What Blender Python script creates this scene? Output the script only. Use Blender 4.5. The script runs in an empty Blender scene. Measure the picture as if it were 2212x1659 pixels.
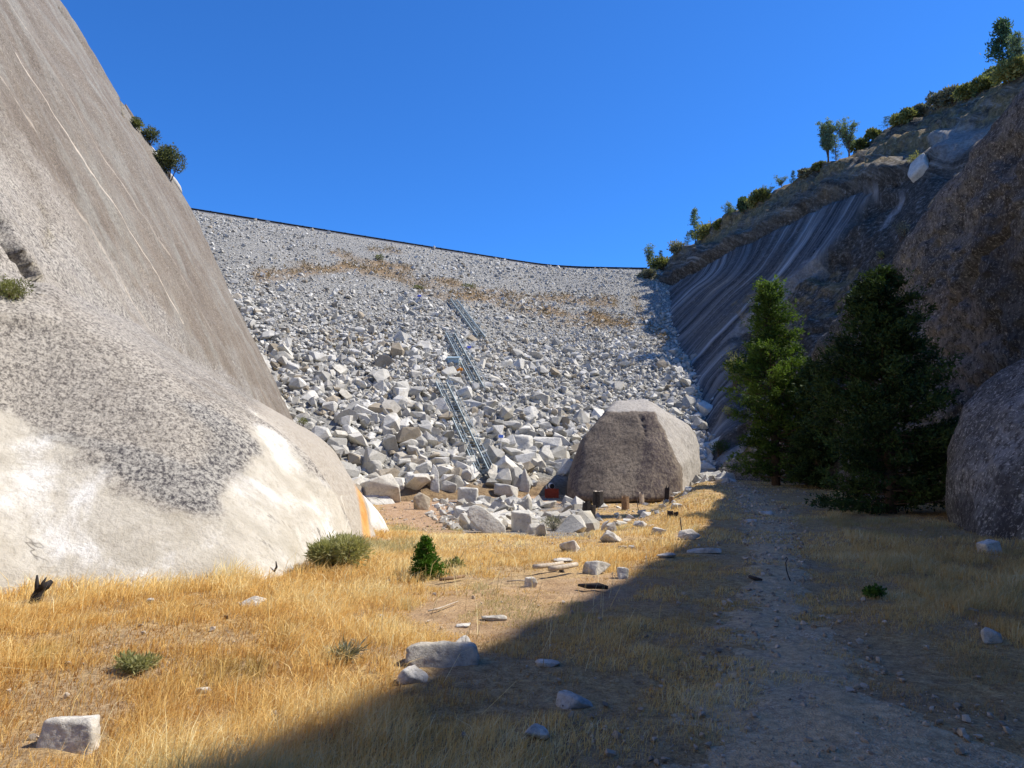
import bpy, bmesh, math, random
import numpy as np
from mathutils import Vector, Matrix
from mathutils.bvhtree import BVHTree

random.seed(7)
rng = np.random.default_rng(11)
scene = bpy.context.scene
COL = scene.collection
R = math.radians

# ------------------------------------------------------------------ camera model
FPX, PW, PH = 1609.0, 2212.0, 1659.0
PITCH = math.atan((1000 - PH / 2) / FPX)
CAM = Vector((0, 0, 1.6))
cp, sp = math.cos(PITCH), math.sin(PITCH)

def ray(px, py):
    u, v = (px - PW / 2) / FPX, (PH / 2 - py) / FPX
    return Vector((u, cp - sp * v, sp + cp * v))

def at(px, py, depth):
    d = ray(px, py)
    return CAM + d * (depth / d.y)

def proj(P):
    P = np.asarray(P, float)
    x, y, z = P[..., 0], P[..., 1], P[..., 2] - CAM.z
    f = y * cp + z * sp
    up = -y * sp + z * cp
    f = np.where(f < 0.05, 0.05, f)
    return PW / 2 + x / f * FPX, PH / 2 - up / f * FPX

cam_d = bpy.data.cameras.new('camera')
cam_d.sensor_width = 36
cam_d.lens = 36 * FPX / PW
cam_d.clip_start = 0.05
cam_d.clip_end = 3000
cam = bpy.data.objects.new('camera', cam_d)
cam.location = CAM
cam.rotation_euler = (R(90) + PITCH, 0, 0)
COL.objects.link(cam)
scene.camera = cam

# ------------------------------------------------------------------ light
EL, AZ = R(50), R(12)
S = Vector((math.cos(EL) * math.cos(AZ), math.cos(EL) * math.sin(AZ), math.sin(EL)))
sun_d = bpy.data.lights.new('sun', 'SUN')
sun_d.energy = 4.0
sun_d.angle = R(0.55)
sun_d.color = (1.0, 0.93, 0.82)
sun = bpy.data.objects.new('sun', sun_d)
sun.rotation_euler = S.to_track_quat('Z', 'Y').to_euler()
sun.location = (40, 10, 60)
COL.objects.link(sun)
world = bpy.data.worlds.new('World')
scene.world = world
world.use_nodes = True
wn = world.node_tree
wn.nodes.clear()
wo = wn.nodes.new('ShaderNodeOutputWorld')
bg = wn.nodes.new('ShaderNodeBackground')
sky = wn.nodes.new('ShaderNodeTexSky')
sky.sky_type = 'NISHITA'
sky.sun_disc = False
sky.sun_elevation = EL
sky.sun_rotation = R(90) - AZ
sky.altitude = 2400
sky.air_density = 1.0
sky.dust_density = 0.25
sky.ozone_density = 3.0
hs = wn.nodes.new('ShaderNodeMix')
hs.data_type = 'RGBA'
hs.blend_type = 'MULTIPLY'
hs.inputs[0].default_value = 1.0
hs.inputs[7].default_value = (0.19, 0.505, 0.88, 1)
wn.links.new(sky.outputs[0], hs.inputs[6])
wn.links.new(hs.outputs[2], bg.inputs[0])
bg.inputs[1].default_value = 0.15
wn.links.new(bg.outputs[0], wo.inputs[0])
scene.view_settings.view_transform = 'Standard'
scene.view_settings.look = 'None'
scene.view_settings.exposure = 0.84
scene.view_settings.gamma = 1

# ------------------------------------------------------------------ numpy helpers
_perm = rng.permutation(256)
_perm = np.concatenate([_perm, _perm, _perm])
_val = rng.uniform(-1, 1, 256)

def vnoise(x, y, z):
    xi, yi, zi = np.floor(x).astype(int), np.floor(y).astype(int), np.floor(z).astype(int)
    fx, fy, fz = x - xi, y - yi, z - zi
    fx, fy, fz = [f * f * f * (f * (f * 6 - 15) + 10) for f in (fx, fy, fz)]
    def h(a, b, c):
        return _val[_perm[(_perm[(_perm[(a & 255)] + b) & 255] + c) & 255]]
    r = 0
    for dx in (0, 1):
        wx = fx if dx else 1 - fx
        for dy in (0, 1):
            wy = fy if dy else 1 - fy
            for dz in (0, 1):
                wz = fz if dz else 1 - fz
                r = r + wx * wy * wz * h(xi + dx, yi + dy, zi + dz)
    return r

def fbm(x, y, z, octv=4, gain=0.5):
    x, y, z = np.broadcast_arrays(np.asarray(x, float), np.asarray(y, float), np.asarray(z, float))
    r, a, f = 0, 1.0, 1.0
    for i in range(octv):
        r = r + a * vnoise(x * f + 13.1 * i, y * f + 7.7 * i, z * f + 3.3 * i)
        a *= gain
        f *= 2.03
    return r

def ss(a, b, x):
    t = np.clip((np.asarray(x, float) - a) / (b - a), 0, 1)
    return t * t * (3 - 2 * t)

def inpoly(px, py, poly):
    inside = np.zeros(np.shape(px), bool)
    n = len(poly)
    for i in range(n):
        x1, y1 = poly[i]
        x2, y2 = poly[(i + 1) % n]
        if y1 == y2:
            continue
        c = ((y1 > py) != (y2 > py)) & (px < (x2 - x1) * (py - y1) / (y2 - y1) + x1)
        inside ^= c
    return inside

def polydist(px, py, line):
    d = np.full(np.shape(px), 1e9)
    for (x1, y1), (x2, y2) in zip(line[:-1], line[1:]):
        L = (x2 - x1) ** 2 + (y2 - y1) ** 2
        t = np.clip(((px - x1) * (x2 - x1) + (py - y1) * (y2 - y1)) / L, 0, 1)
        d = np.minimum(d, np.hypot(px - x1 - t * (x2 - x1), py - y1 - t * (y2 - y1)))
    return d

def mesh_np(name, V, F, smooth=False, attrs=None, mats=()):
    V = np.ascontiguousarray(V, dtype=np.float32)
    F = np.ascontiguousarray(F, dtype=np.int32)
    me = bpy.data.meshes.new(name)
    me.vertices.add(len(V))
    me.vertices.foreach_set('co', V.ravel())
    k = F.shape[1]
    me.loops.add(F.size)
    me.loops.foreach_set('vertex_index', F.ravel())
    me.polygons.add(len(F))
    me.polygons.foreach_set('loop_start', np.arange(0, F.size, k, dtype=np.int32))
    me.polygons.foreach_set('loop_total', np.full(len(F), k, dtype=np.int32))
    me.polygons.foreach_set('use_smooth', np.full(len(F), smooth, dtype=bool))
    for m in mats:
        me.materials.append(m)
    me.update(calc_edges=True)
    for an, av in (attrs or {}).items():
        a = me.attributes.new(an, 'FLOAT', 'POINT')
        a.data.foreach_set('value', np.ascontiguousarray(av, dtype=np.float32).ravel())
    return me

def grid_faces(nu, nv):
    i = np.arange(nu - 1)[:, None] * nv + np.arange(nv - 1)[None, :]
    return np.stack([i, i + nv, i + nv + 1, i + 1], -1).reshape(-1, 4)

def grid_normals(P):
    du = np.gradient(P, axis=0)
    dv = np.gradient(P, axis=1)
    n = np.cross(du, dv)
    return n / (np.linalg.norm(n, axis=-1, keepdims=True) + 1e-9)

def add_uv(me, nu, nv, U, Vv):
    uv = me.uv_layers.new(name='UVMap')
    li = np.empty(len(me.loops), dtype=np.int32)
    me.loops.foreach_get('vertex_index', li)
    arr = np.stack([U.ravel()[li], Vv.ravel()[li]], -1).astype(np.float32)
    uv.data.foreach_set('uv', arr.ravel())

def cr(P, n):
    k = len(P)
    t = np.linspace(0, k - 1, n)
    i = np.minimum(t.astype(int), k - 2)
    f = (t - i).reshape((-1,) + (1,) * (P.ndim - 1))
    g = lambda j: P[np.clip(j, 0, k - 1)]
    p0, p1, p2, p3 = g(i - 1), g(i), g(i + 1), g(i + 2)
    return 0.5 * (2 * p1 + (p2 - p0) * f + (2 * p0 - 5 * p1 + 4 * p2 - p3) * f ** 2 + (3 * p1 - p0 - 3 * p2 + p3) * f ** 3)

def link(name, me, parent=None, label=None, cat=None, group=None, kind=None, loc=None):
    o = bpy.data.objects.new(name, me)
    COL.objects.link(o)
    if parent is not None:
        o.parent = parent
    if loc is not None:
        o.location = loc
    if label: o['label'] = label
    if cat: o['category'] = cat
    if group: o['group'] = group
    if kind: o['kind'] = kind
    return o

def recenter(me, c):
    """move mesh so that world point c becomes its origin"""
    me.transform(Matrix.Translation(-Vector(c)))

# ------------------------------------------------------------------ materials
class NT:
    def __init__(self, name):
        self.m = bpy.data.materials.new(name)
        self.m.use_nodes = True
        self.t = self.m.node_tree
        self.t.nodes.clear()
        self.out = self.n('ShaderNodeOutputMaterial')
        self.bsdf = self.n('ShaderNodeBsdfPrincipled')
        self.l(self.bsdf.outputs[0], self.out.inputs[0])
        self.tc = self.n('ShaderNodeTexCoord')
        self.geo = self.n('ShaderNodeNewGeometry')
        self.set(rough=0.92)
        self.bsdf.inputs['Specular IOR Level'].default_value = 0.25
    def n(self, t, **kw):
        x = self.t.nodes.new(t)
        for k, v in kw.items():
            setattr(x, k, v)
        return x
    def l(self, a, b):
        self.t.links.new(a, b)
    def set(self, rough=None, metal=None, color=None):
        if rough is not None: self.bsdf.inputs['Roughness'].default_value = rough
        if metal is not None: self.bsdf.inputs['Metallic'].default_value = metal
        if color is not None: self.bsdf.inputs['Base Color'].default_value = (*color, 1)
    def world(self, scale=(1, 1, 1), rot=(0, 0, 0)):
        mp = self.n('ShaderNodeMapping')
        self.l(self.geo.outputs['Position'], mp.inputs[0])
        mp.inputs['Scale'].default_value = scale
        mp.inputs['Rotation'].default_value = rot
        return mp.outputs[0]
    def objc(self, scale=(1, 1, 1)):
        mp = self.n('ShaderNodeMapping')
        self.l(self.tc.outputs['Object'], mp.inputs[0])
        mp.inputs['Scale'].default_value = scale
        return mp.outputs[0]
    def uv(self, scale=(1, 1, 1)):
        mp = self.n('ShaderNodeMapping')
        self.l(self.tc.outputs['UV'], mp.inputs[0])
        mp.inputs['Scale'].default_value = scale
        return mp.outputs[0]
    def noise(self, vec, scale, detail=4, rough=0.6, dist=0.0):
        x = self.n('ShaderNodeTexNoise')
        self.l(vec, x.inputs['Vector'])
        x.inputs['Scale'].default_value = scale
        x.inputs['Detail'].default_value = detail
        x.inputs['Roughness'].default_value = rough
        x.inputs['Distortion'].default_value = dist
        return x.outputs['Fac']
    def voro(self, vec, scale, feature='F1', out='Distance', rand=1):
        x = self.n('ShaderNodeTexVoronoi', feature=feature)
        self.l(vec, x.inputs['Vector'])
        x.inputs['Scale'].default_value = scale
        x.inputs['Randomness'].default_value = rand
        return x.outputs[out]
    def ramp(self, fac, stops, interp='LINEAR'):
        x = self.n('ShaderNodeValToRGB')
        cr_ = x.color_ramp
        cr_.interpolation = interp
        while len(cr_.elements) > 1:
            cr_.elements.remove(cr_.elements[-1])
        for i, (p, c) in enumerate(stops):
            e = cr_.elements[0] if i == 0 else cr_.elements.new(p)
            e.position = p
            e.color = (*c, 1) if isinstance(c, tuple) else (c, c, c, 1)
        self.l(fac, x.inputs[0])
        return x.outputs[0]
    def mix(self, fac, a, b, mode='MIX'):
        x = self.n('ShaderNodeMix', data_type='RGBA', blend_type=mode)
        for i_, v in ((0, fac), (6, a), (7, b)):
            s = x.inputs[i_]
            if isinstance(v, (int, float)): s.default_value = v if i_ == 0 else (v, v, v, 1)
            elif isinstance(v, tuple): s.default_value = (*v, 1)
            else: self.l(v, s)
        return x.outputs[2]
    def math(self, op, a, b=0.0, clamp=False):
        x = self.n('ShaderNodeMath', operation=op, use_clamp=clamp)
        for s, v in ((x.inputs[0], a), (x.inputs[1], b)):
            if isinstance(v, (int, float)): s.default_value = v
            else: self.l(v, s)
        return x.outputs[0]
    def attr(self, name):
        x = self.n('ShaderNodeAttribute', attribute_name=name)
        return x.outputs['Fac']
    def bump(self, h, strength=0.5, dist=0.1, prev=None):
        x = self.n('ShaderNodeBump')
        x.inputs['Strength'].default_value = strength
        x.inputs['Distance'].default_value = dist
        self.l(h, x.inputs['Height'])
        if prev: self.l(prev, x.inputs['Normal'])
        self.l(x.outputs[0], self.bsdf.inputs['Normal'])
        return x.outputs[0]
    def color(self, c):
        self.l(c, self.bsdf.inputs['Base Color'])
    def translucent(self, col, fac):
        tr = self.n('ShaderNodeBsdfTranslucent')
        mx = self.n('ShaderNodeMixShader')
        mx.inputs[0].default_value = fac
        if isinstance(col, tuple): tr.inputs[0].default_value = (*col, 1)
        else: self.l(col, tr.inputs[0])
        self.l(self.bsdf.outputs[0], mx.inputs[1])
        self.l(tr.outputs[0], mx.inputs[2])
        self.l(mx.outputs[0], self.out.inputs[0])

def mat_plain(name, color, rough=0.8, metal=0.0, vary=0.25, scale=8):
    t = NT(name)
    t.set(rough=rough, metal=metal)
    n = t.noise(t.objc(), scale, 5)
    lo = tuple(c * (1 - vary) for c in color)
    hi = tuple(min(1, c * (1 + vary)) for c in color)
    t.color(t.ramp(n, [(0.3, lo), (0.7, hi)]))
    t.bump(n, 0.3, 0.02)
    return t.m

def make_left_granite():
    t = NT('granite_wall')
    w = t.world()
    big = t.noise(w, 0.35, 4)
    # lichen freckles: lengthened down the face
    fr = t.noise(t.world((1.6, 1.6, 0.8)), 9.0, 6, 0.72)
    fr2 = t.noise(w, 26, 4, 0.7)
    streak = t.noise(t.world((0.03, 1.0, 0.035)), 1.2, 7, 0.62, 0.15)
    pale, dark, org, tan = t.attr('pale'), t.attr('dark'), t.attr('orange'), t.attr('tan')
    brown = t.ramp(big, [(0.3, (0.165, 0.137, 0.11)), (0.5, (0.205, 0.176, 0.143)), (0.72, (0.225, 0.205, 0.175))])
    brown = t.mix(0.55, brown, t.ramp(streak, [(0.28, (0.55, 0.52, 0.5)), (0.5, 0.85), (0.72, (1.2, 1.18, 1.14))]), 'MULTIPLY')
    brown = t.mix(0.8, brown, t.ramp(t.noise(t.world((1.3, 1.3, .7)), 15, 6, 0.85), [(0.38, (0.45, 0.43, 0.41)), (0.5, 0.9), (0.62, (1.55, 1.5, 1.42))]), 'MULTIPLY')
    # dark grey speckled with cream crystals
    spk = t.ramp(t.math('ADD', t.math('MULTIPLY', fr, 0.6), t.math('MULTIPLY', fr2, 0.4)), [(0.43, 0.0), (0.56, 1.0)])
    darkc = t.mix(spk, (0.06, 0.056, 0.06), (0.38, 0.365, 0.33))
    midc = t.mix(t.math('MULTIPLY', t.ramp(t.math('ADD', t.math('MULTIPLY', fr, .5), t.math('MULTIPLY', fr2, .5)), [(0.42, 0.0), (0.55, 1.0)]), 1.0), (0.105, 0.095, 0.088), (0.42, 0.39, 0.34))
    brown2 = t.mix(t.ramp(fr2, [(0.35, 0.0), (0.65, 1.0)]), t.mix(1.0, brown, 0.62, 'MULTIPLY'), t.mix(1.0, brown, 1.25, 'MULTIPLY'))
    brown2 = t.mix(t.ramp(t.noise(t.world((2, 2, 1)), 5.0, 6, 0.8), [(0.56, 0.0), (0.66, 0.55)]), brown2, (0.42, 0.39, 0.34))
    grn_ = t.math('MULTIPLY', t.ramp(t.noise(t.world((0.3, 1, 0.25)), 0.7, 5, 0.7), [(0.48, 0.0), (0.62, 0.6)]), 1.0)
    brown2 = t.mix(grn_, brown2, t.ramp(fr, [(0.35, (0.12, 0.12, 0.105)), (0.6, (0.33, 0.32, 0.28))]))
    wh = t.ramp(t.noise(t.world((1, 1, 0.6)), 0.9, 7, 0.6, 0.5), [(0.3, (0.41, 0.375, 0.31)), (0.5, (0.52, 0.49, 0.425)), (0.62, (0.68, 0.67, 0.64))])
    wh = t.mix(t.ramp(fr, [(0.3, 0.6), (0.5, 0.0)]), wh, (0.29, 0.26, 0.21))
    wh = t.mix(t.ramp(t.noise(t.world((0.6, 1, 0.35)), 2.2, 7, 0.7, 0.6), [(0.4, 0.5), (0.52, 0.0)]), wh, (0.36, 0.33, 0.27))
    nz = t.math('MULTIPLY', t.math('SUBTRACT', t.noise(w, 1.3, 6, 0.7), 0.5), 0.9)
    pj = t.math('ADD', pale, nz)
    c = t.mix(t.ramp(pj, [(0.05, 0.0), (0.5, 1.0)]), brown2, midc)
    c = t.mix(t.ramp(pj, [(0.62, 0.0), (0.85, 1.0)]), c, wh)
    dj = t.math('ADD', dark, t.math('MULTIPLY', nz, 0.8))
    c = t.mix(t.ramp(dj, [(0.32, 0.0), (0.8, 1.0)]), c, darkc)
    c = t.mix(tan, c, t.ramp(fr, [(0.3, (0.30, 0.265, 0.22)), (0.6, (0.42, 0.385, 0.33))]))
    c = t.mix(org, c, t.ramp(t.noise(w, 3, 4), [(0.3, (0.45, 0.21, 0.05)), (0.7, (0.6, 0.36, 0.14))]))
    # meandering hairline cracks and veins
    cn = t.math('ABSOLUTE', t.math('SUBTRACT', t.noise(w, 0.22, 3, 0.45), 0.5))
    c = t.mix(t.math('MULTIPLY', t.ramp(cn, [(0.0008, 0.5), (0.0025, 0.0)]), t.ramp(pj, [(0.5, 0.0), (0.7, 1.0)])), c, (0.70, 0.67, 0.58))
    cn2 = t.math('ABSOLUTE', t.math('SUBTRACT', t.noise(t.world((.4, 1, .25)), 0.7, 5, 0.6), 0.47))
    c = t.mix(t.math('MULTIPLY', t.ramp(cn2, [(0.001, 0.8), (0.005, 0.0)]), t.ramp(t.noise(w, .5, 2), [(0.5, 0.0), (0.58, 1.0)])), c, (0.09, 0.08, 0.07))
    # pale quartz veins running down the face
    sep = t.n('ShaderNodeSeparateXYZ')
    t.l(t.geo.outputs['Position'], sep.inputs[0])
    for (k, off, wid, amp, z0) in ((0.53, 29.45, 0.075, 0.35, 6.5), (0.5, 24.6, 0.16, 0.8, 3.0), (0.55, 33.5, 0.12, 0.8, 6.5)):
        wob = t.math('MULTIPLY', t.math('SUBTRACT', t.noise(w, 0.35, 5), 0.5), amp)
        lin = t.math('ADD', sep.outputs['Y'], t.math('MULTIPLY', sep.outputs['Z'], k))
        v = t.math('ABSOLUTE', t.math('SUBTRACT', t.math('ADD', lin, wob), off))
        brk = t.ramp(t.noise(w, 1.4, 5, 0.7), [(0.3, 0.45 if wid < .1 else 0.05), (0.62, 0.9 if wid < .1 else 0.4)])
        vm = t.math('MULTIPLY', t.ramp(t.math('DIVIDE', v, wid), [(0.2, 1.0), (1.0, 0.0)]), brk)
        vm = t.math('MULTIPLY', vm, t.math('GREATER_THAN', sep.outputs['Z'], z0))
        c = t.mix(vm, c, (0.60, 0.52, 0.42))
    t.color(c)
    b1 = t.bump(t.noise(w, 3.0, 9, 0.65), 0.55, 0.12)
    t.bump(fr, 0.35, 0.03, b1)
    return t.m

def make_hill_mat():
    t = NT('stained_slab_rock')
    w = t.world()
    ab, kn, bw = t.attr('above'), t.attr('knob'), t.attr('bluew')
    st = t.noise(t.uv((1, 0.02, 1)), 0.85, 10, 0.74, 0.1)
    broad = t.noise(t.uv((1, 0.06, 1)), 0.22, 4, 0.6, 0.3)
    sa = t.noise(t.uv((0.05, 1, 1)), 1.1, 9, 0.78, 0.08)
    spk = t.noise(w, 2.2, 8, 0.82)
    big = t.noise(w, 0.10, 5, 0.6)
    blue = t.ramp(st, [(0.38, (0.03, 0.03, 0.03)), (0.46, (0.11, 0.11, 0.11)), (0.53, (0.22, 0.22, 0.21)), (0.60, (0.36, 0.355, 0.34)), (0.68, (0.62, 0.61, 0.58))])
    blue = t.mix(t.ramp(broad, [(0.38, 0.85), (0.56, 0.0)]), blue, t.ramp(spk, [(0.4, (0.03, 0.027, 0.025)), (0.65, (0.13, 0.115, 0.10))]))
    top = t.ramp(sa, [(0.40, (0.022, 0.019, 0.016)), (0.48, (0.10, 0.086, 0.068)), (0.55, (0.20, 0.18, 0.145)), (0.64, (0.46, 0.43, 0.37))])
    top = t.mix(0.32, top, t.ramp(spk, [(0.38, (0.02, 0.017, 0.014)), (0.5, (0.09, 0.08, 0.06)), (0.6, (0.22, 0.2, 0.165)), (0.7, (0.5, 0.48, 0.42))]))
    knob = t.ramp(spk, [(0.36, (0.02, 0.018, 0.015)), (0.5, (0.07, 0.06, 0.045)), (0.6, (0.17, 0.155, 0.13)), (0.7, (0.36, 0.35, 0.31))])
    c = t.mix(bw, knob, blue)
    c = t.mix(ab, c, top)
    c = t.mix(t.math('MULTIPLY', t.attr('ochre'), t.ramp(t.noise(w, 0.35, 7, 0.75), [(0.45, 0.0), (0.56, 1.0)])), c, t.ramp(spk, [(0.38, (0.09, 0.07, 0.03)), (0.6, (0.36, 0.26, 0.13))]))
    c = t.mix(t.attr('pale_or_lit'), c, t.ramp(spk, [(0.35, (0.2, 0.195, 0.19)), (0.6, (0.50, 0.49, 0.47))]))
    c = t.mix(t.ramp(spk, [(0.56, 0.0), (0.66, 0.6)]), c, (0.34, 0.33, 0.31))
    t.color(c)
    b = t.bump(t.mix(ab, st, spk), 0.35, 0.35)
    t.bump(t.noise(w, 0.9, 10, 0.75), 0.9, 0.4, b)
    return t.m

def make_near_cliff_mat(name='dark_cliff_rock', tint=(1, 1, 1), red=0.6):
    t = NT(name)
    w = t.world()
    n1 = t.noise(w, 0.45, 5, 0.65)
    n2 = t.noise(t.world((1, 1, 0.6)), 5.5, 7, 0.78)
    n3 = t.noise(w, 11, 5, 0.8)
    mulc = lambda c: tuple(a * b for a, b in zip(c, tint))
    c = t.ramp(n1, [(0.36, mulc((0.052, 0.051, 0.046))), (0.5, mulc((0.108, 0.106, 0.096))), (0.64, mulc((0.185, 0.18, 0.165)))])
    c = t.mix(t.ramp(n2, [(0.42, 0.9), (0.53, 0.0)]), c, mulc((0.04, 0.035, 0.03)))
    c = t.mix(t.ramp(n3, [(0.54, 0.0), (0.62, 0.85)]), c, mulc((0.42, 0.395, 0.34)))
    c = t.mix(t.math('MULTIPLY', t.attr('rust'), t.ramp(n2, [(0.42, 0.0), (0.6, red)])), c, (0.24, 0.195, 0.165))
    v = t.voro(w, 2.8)
    vm = t.math('MULTIPLY', t.ramp(t.math('ADD', v, t.math('MULTIPLY', n2, 0.25)), [(0.22, 1.0), (0.27, 0.0)]), t.ramp(t.noise(w, 0.6, 3), [(0.48, 0.0), (0.56, 0.9)]))
    c = t.mix(vm, c, (0.45, 0.42, 0.34))
    c = t.mix(t.attr('streak'), c, mulc((0.035, 0.03, 0.028)))
    t.color(c)
    b = t.bump(t.noise(w, 1.6, 9, 0.7), 0.9, 0.25)
    t.bump(n2, 0.5, 0.06, b)
    return t.m

def make_block_mat():
    """the huge split boulder by the dam"""
    t = NT('boulder_granite')
    w = t.world()
    st = t.noise(t.world((1, 1, 0.12)), 1.6, 6, 0.7, 0.4)
    sp_ = t.noise(t.world((1, 1, 0.5)), 5.5, 6, 0.75)
    c = t.ramp(t.noise(w, 0.3, 4), [(0.35, (0.18, 0.145, 0.11)), (0.65, (0.26, 0.215, 0.165))])
    c = t.mix(t.ramp(sp_, [(0.40, 0.9), (0.58, 0.0)]), c, (0.085, 0.07, 0.06))
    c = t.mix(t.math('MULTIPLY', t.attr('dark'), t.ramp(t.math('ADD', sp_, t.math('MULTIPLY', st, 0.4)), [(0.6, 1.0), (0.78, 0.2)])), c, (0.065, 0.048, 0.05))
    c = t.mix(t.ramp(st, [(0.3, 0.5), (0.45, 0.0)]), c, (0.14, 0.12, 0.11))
    c = t.mix(t.attr('pale_or_lit'), c, t.ramp(sp_, [(0.35, (0.30, 0.28, 0.245)), (0.6, (0.50, 0.475, 0.43))]))  # sunlit faces of the boulder, put into the base colour
    t.color(c)
    b = t.bump(t.noise(w, 1.2, 9, 0.7), 0.7, 0.2)
    t.bump(sp_, 0.4, 0.06, b)
    return t.m

def make_rock_mat(name, use_attr, lo=(0.34, 0.33, 0.295), hi=(0.64, 0.625, 0.575), warm=(0.42, 0.36, 0.27)):
    t = NT(name)
    if use_attr:
        r = t.attr('tint')
    else:
        oi = t.n('ShaderNodeObjectInfo')
        r = oi.outputs['Random']
    w = t.world()
    c = t.ramp(r, [(0.0, lo), (0.25, tuple((a + b) / 2 for a, b in zip(lo, hi))), (0.62, hi), (0.78, tuple(a * b for a, b in zip(hi, (.82, .79, .72)))), (0.86, tuple(c_ * .75 for c_ in hi)), (0.93, warm), (1.0, tuple(c_ * 0.55 for c_ in warm))])
    n = t.noise(w, 1.8, 7, 0.7)
    c = t.mix(0.85, c, t.ramp(n, [(0.3, (0.62, 0.62, 0.60)), (0.5, (0.97, 0.96, 0.94)), (0.7, (1.15, 1.15, 1.13))]), 'MULTIPLY')
    fine = t.noise(w, 9 if name != 'field_stone' else 22, 7, 0.8)
    if name == 'field_stone':
        c = t.mix(t.ramp(t.noise(w, 7, 7, 0.75), [(0.46, 0.0), (0.6, 0.6)]), c, (0.27, 0.25, 0.22))
    c = t.mix(t.ramp(fine, [(0.36, 0.6), (0.48, 0.0)]), c, (0.2, 0.19, 0.17))
    c = t.mix(t.math('MULTIPLY', t.ramp(t.noise(w, 0.8, 4), [(0.56, 0.0), (0.7, 0.5)]), 1.0), c, warm)
    t.color(c)
    b = t.bump(t.noise(w, 3.5, 9, 0.7), 0.7, 0.09)
    t.bump(fine, 0.3, 0.02, b)
    return t.m

def make_leaf_mat(name, dark, light, trans=0.25):
    t = NT(name)
    r = t.attr('tint')
    c = t.ramp(r, [(0.0, dark), (1.0, light)])
    t.color(c)
    t.set(rough=0.75)
    t.translucent(t.mix(1.0, c, (1.2, 1.25, 0.7), 'MULTIPLY'), trans)
    return t.m

def make_grass_mat():
    t = NT('dry_grass')
    r = t.attr('tint')
    g = t.attr('green')
    c = t.ramp(r, [(0.0, (0.40, 0.21, 0.065)), (0.25, (0.64, 0.39, 0.115)), (0.55, (0.80, 0.56, 0.20)), (0.85, (0.88, 0.70, 0.33)), (1.0, (0.92, 0.83, 0.50))])
    c = t.mix(g, c, (0.21, 0.21, 0.075))
    c = t.mix(t.attr('grey'), c, (0.30, 0.23, 0.14))
    t.color(c)
    t.set(rough=0.7)
    t.translucent(c, 0.42)
    return t.m

def make_ground_mat():
    t = NT('meadow_soil')
    w = t.world()
    n1 = t.noise(w, 0.6, 6, 0.65)
    n2 = t.noise(w, 9, 6, 0.75)
    straw = t.ramp(n2, [(0.33, (0.24, 0.15, 0.07)), (0.5, (0.46, 0.31, 0.14)), (0.68, (0.62, 0.46, 0.23))])
    straw = t.mix(t.ramp(n1, [(0.42, 0.0), (0.62, 0.75)]), straw, t.ramp(n2, [(0.35, (0.22, 0.16, 0.10)), (0.65, (0.44, 0.33, 0.22))]))
    soil = t.ramp(t.noise(w, 2.5, 8, 0.75), [(0.32, (0.24, 0.145, 0.08)), (0.5, (0.38, 0.25, 0.15)), (0.68, (0.52, 0.38, 0.25))])
    gr = t.ramp(t.noise(w, 16, 6, 0.8), [(0.34, (0.06, 0.058, 0.058)), (0.5, (0.19, 0.18, 0.165)), (0.66, (0.36, 0.345, 0.32))])
    c = t.mix(t.attr('soil'), straw, soil)
    c = t.mix(t.math('MULTIPLY', t.attr('gravel'), t.ramp(t.noise(w, 1.1, 6, 0.7), [(0.36, 0.0), (0.52, 1.0)])), c, gr)
    t.color(c)
    fin = t.noise(t.world((1, 1, 1)), 45, 5, 0.8)
    c = t.mix(1.0, c, t.ramp(fin, [(0.35, (0.5, 0.47, 0.42)), (0.5, 1.0), (0.65, (1.4, 1.35, 1.25))]), 'MULTIPLY')
    t.color(c)
    b = t.bump(n2, 0.8, 0.06)
    t.bump(fin, 0.7, 0.02, b)
    return t.m

def make_path_mat():
    t = NT('gravel_path')
    w = t.world()
    v = t.voro(w, 70, out='Color')
    vd = t.voro(w, 70)
    n = t.noise(w, 1.6, 6, 0.72)
    sepc = t.n('ShaderNodeSeparateColor')
    t.l(v, sepc.inputs[0])
    c = t.ramp(sepc.outputs[0], [(0.0, (0.19, 0.14, 0.085)), (0.4, (0.42, 0.31, 0.19)), (0.8, (0.60, 0.46, 0.30)), (1.0, (0.78, 0.66, 0.48))])
    st = t.ramp(t.noise(w, 11, 6, 0.8), [(0.35, (0.26, 0.19, 0.10)), (0.6, (0.62, 0.46, 0.27))])
    c = t.mix(t.ramp(n, [(0.36, 0.15), (0.52, 0.9)]), c, st)
    c = t.mix(t.ramp(t.noise(w, 3.2, 8, 0.8), [(0.36, 0.5), (0.5, 0.0)]), c, (0.2, 0.16, 0.12))
    t.color(c)
    b = t.bump(vd, 0.7, 0.012)
    t.bump(t.noise(w, 12, 6, 0.7), 0.5, 0.03, b)
    return t.m

M_WALL = make_left_granite()
M_HILL = make_hill_mat()
M_NEAR = make_near_cliff_mat()
M_LOBE = make_near_cliff_mat('grey_cliff_rock', (1.45, 1.47, 1.55), 0.3)
M_BLOCK = make_block_mat()
M_RUBBLE = make_rock_mat('rubble_rock', True)
M_BOULD = make_rock_mat('pale_boulder_rock', False)
M_FIELD = make_rock_mat('field_stone', False, (0.50, 0.48, 0.44), (0.68, 0.65, 0.59), (0.50, 0.41, 0.29))
M_GRASS = make_grass_mat()
M_GROUND = make_ground_mat()
M_PATH = make_path_mat()
M_BARK = mat_plain('bark', (0.115, 0.075, 0.05), 0.95, 0, 0.4, 12)
M_CHAR = mat_plain('charred_wood', (0.03, 0.026, 0.026), 0.85, 0, 0.6, 14)
M_WOOD = mat_plain('weathered_wood', (0.42, 0.36, 0.29), 0.9, 0, 0.35, 14)
M_BROWNWOOD = mat_plain('brown_wood', (0.22, 0.14, 0.08), 0.9, 0, 0.4, 14)
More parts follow.
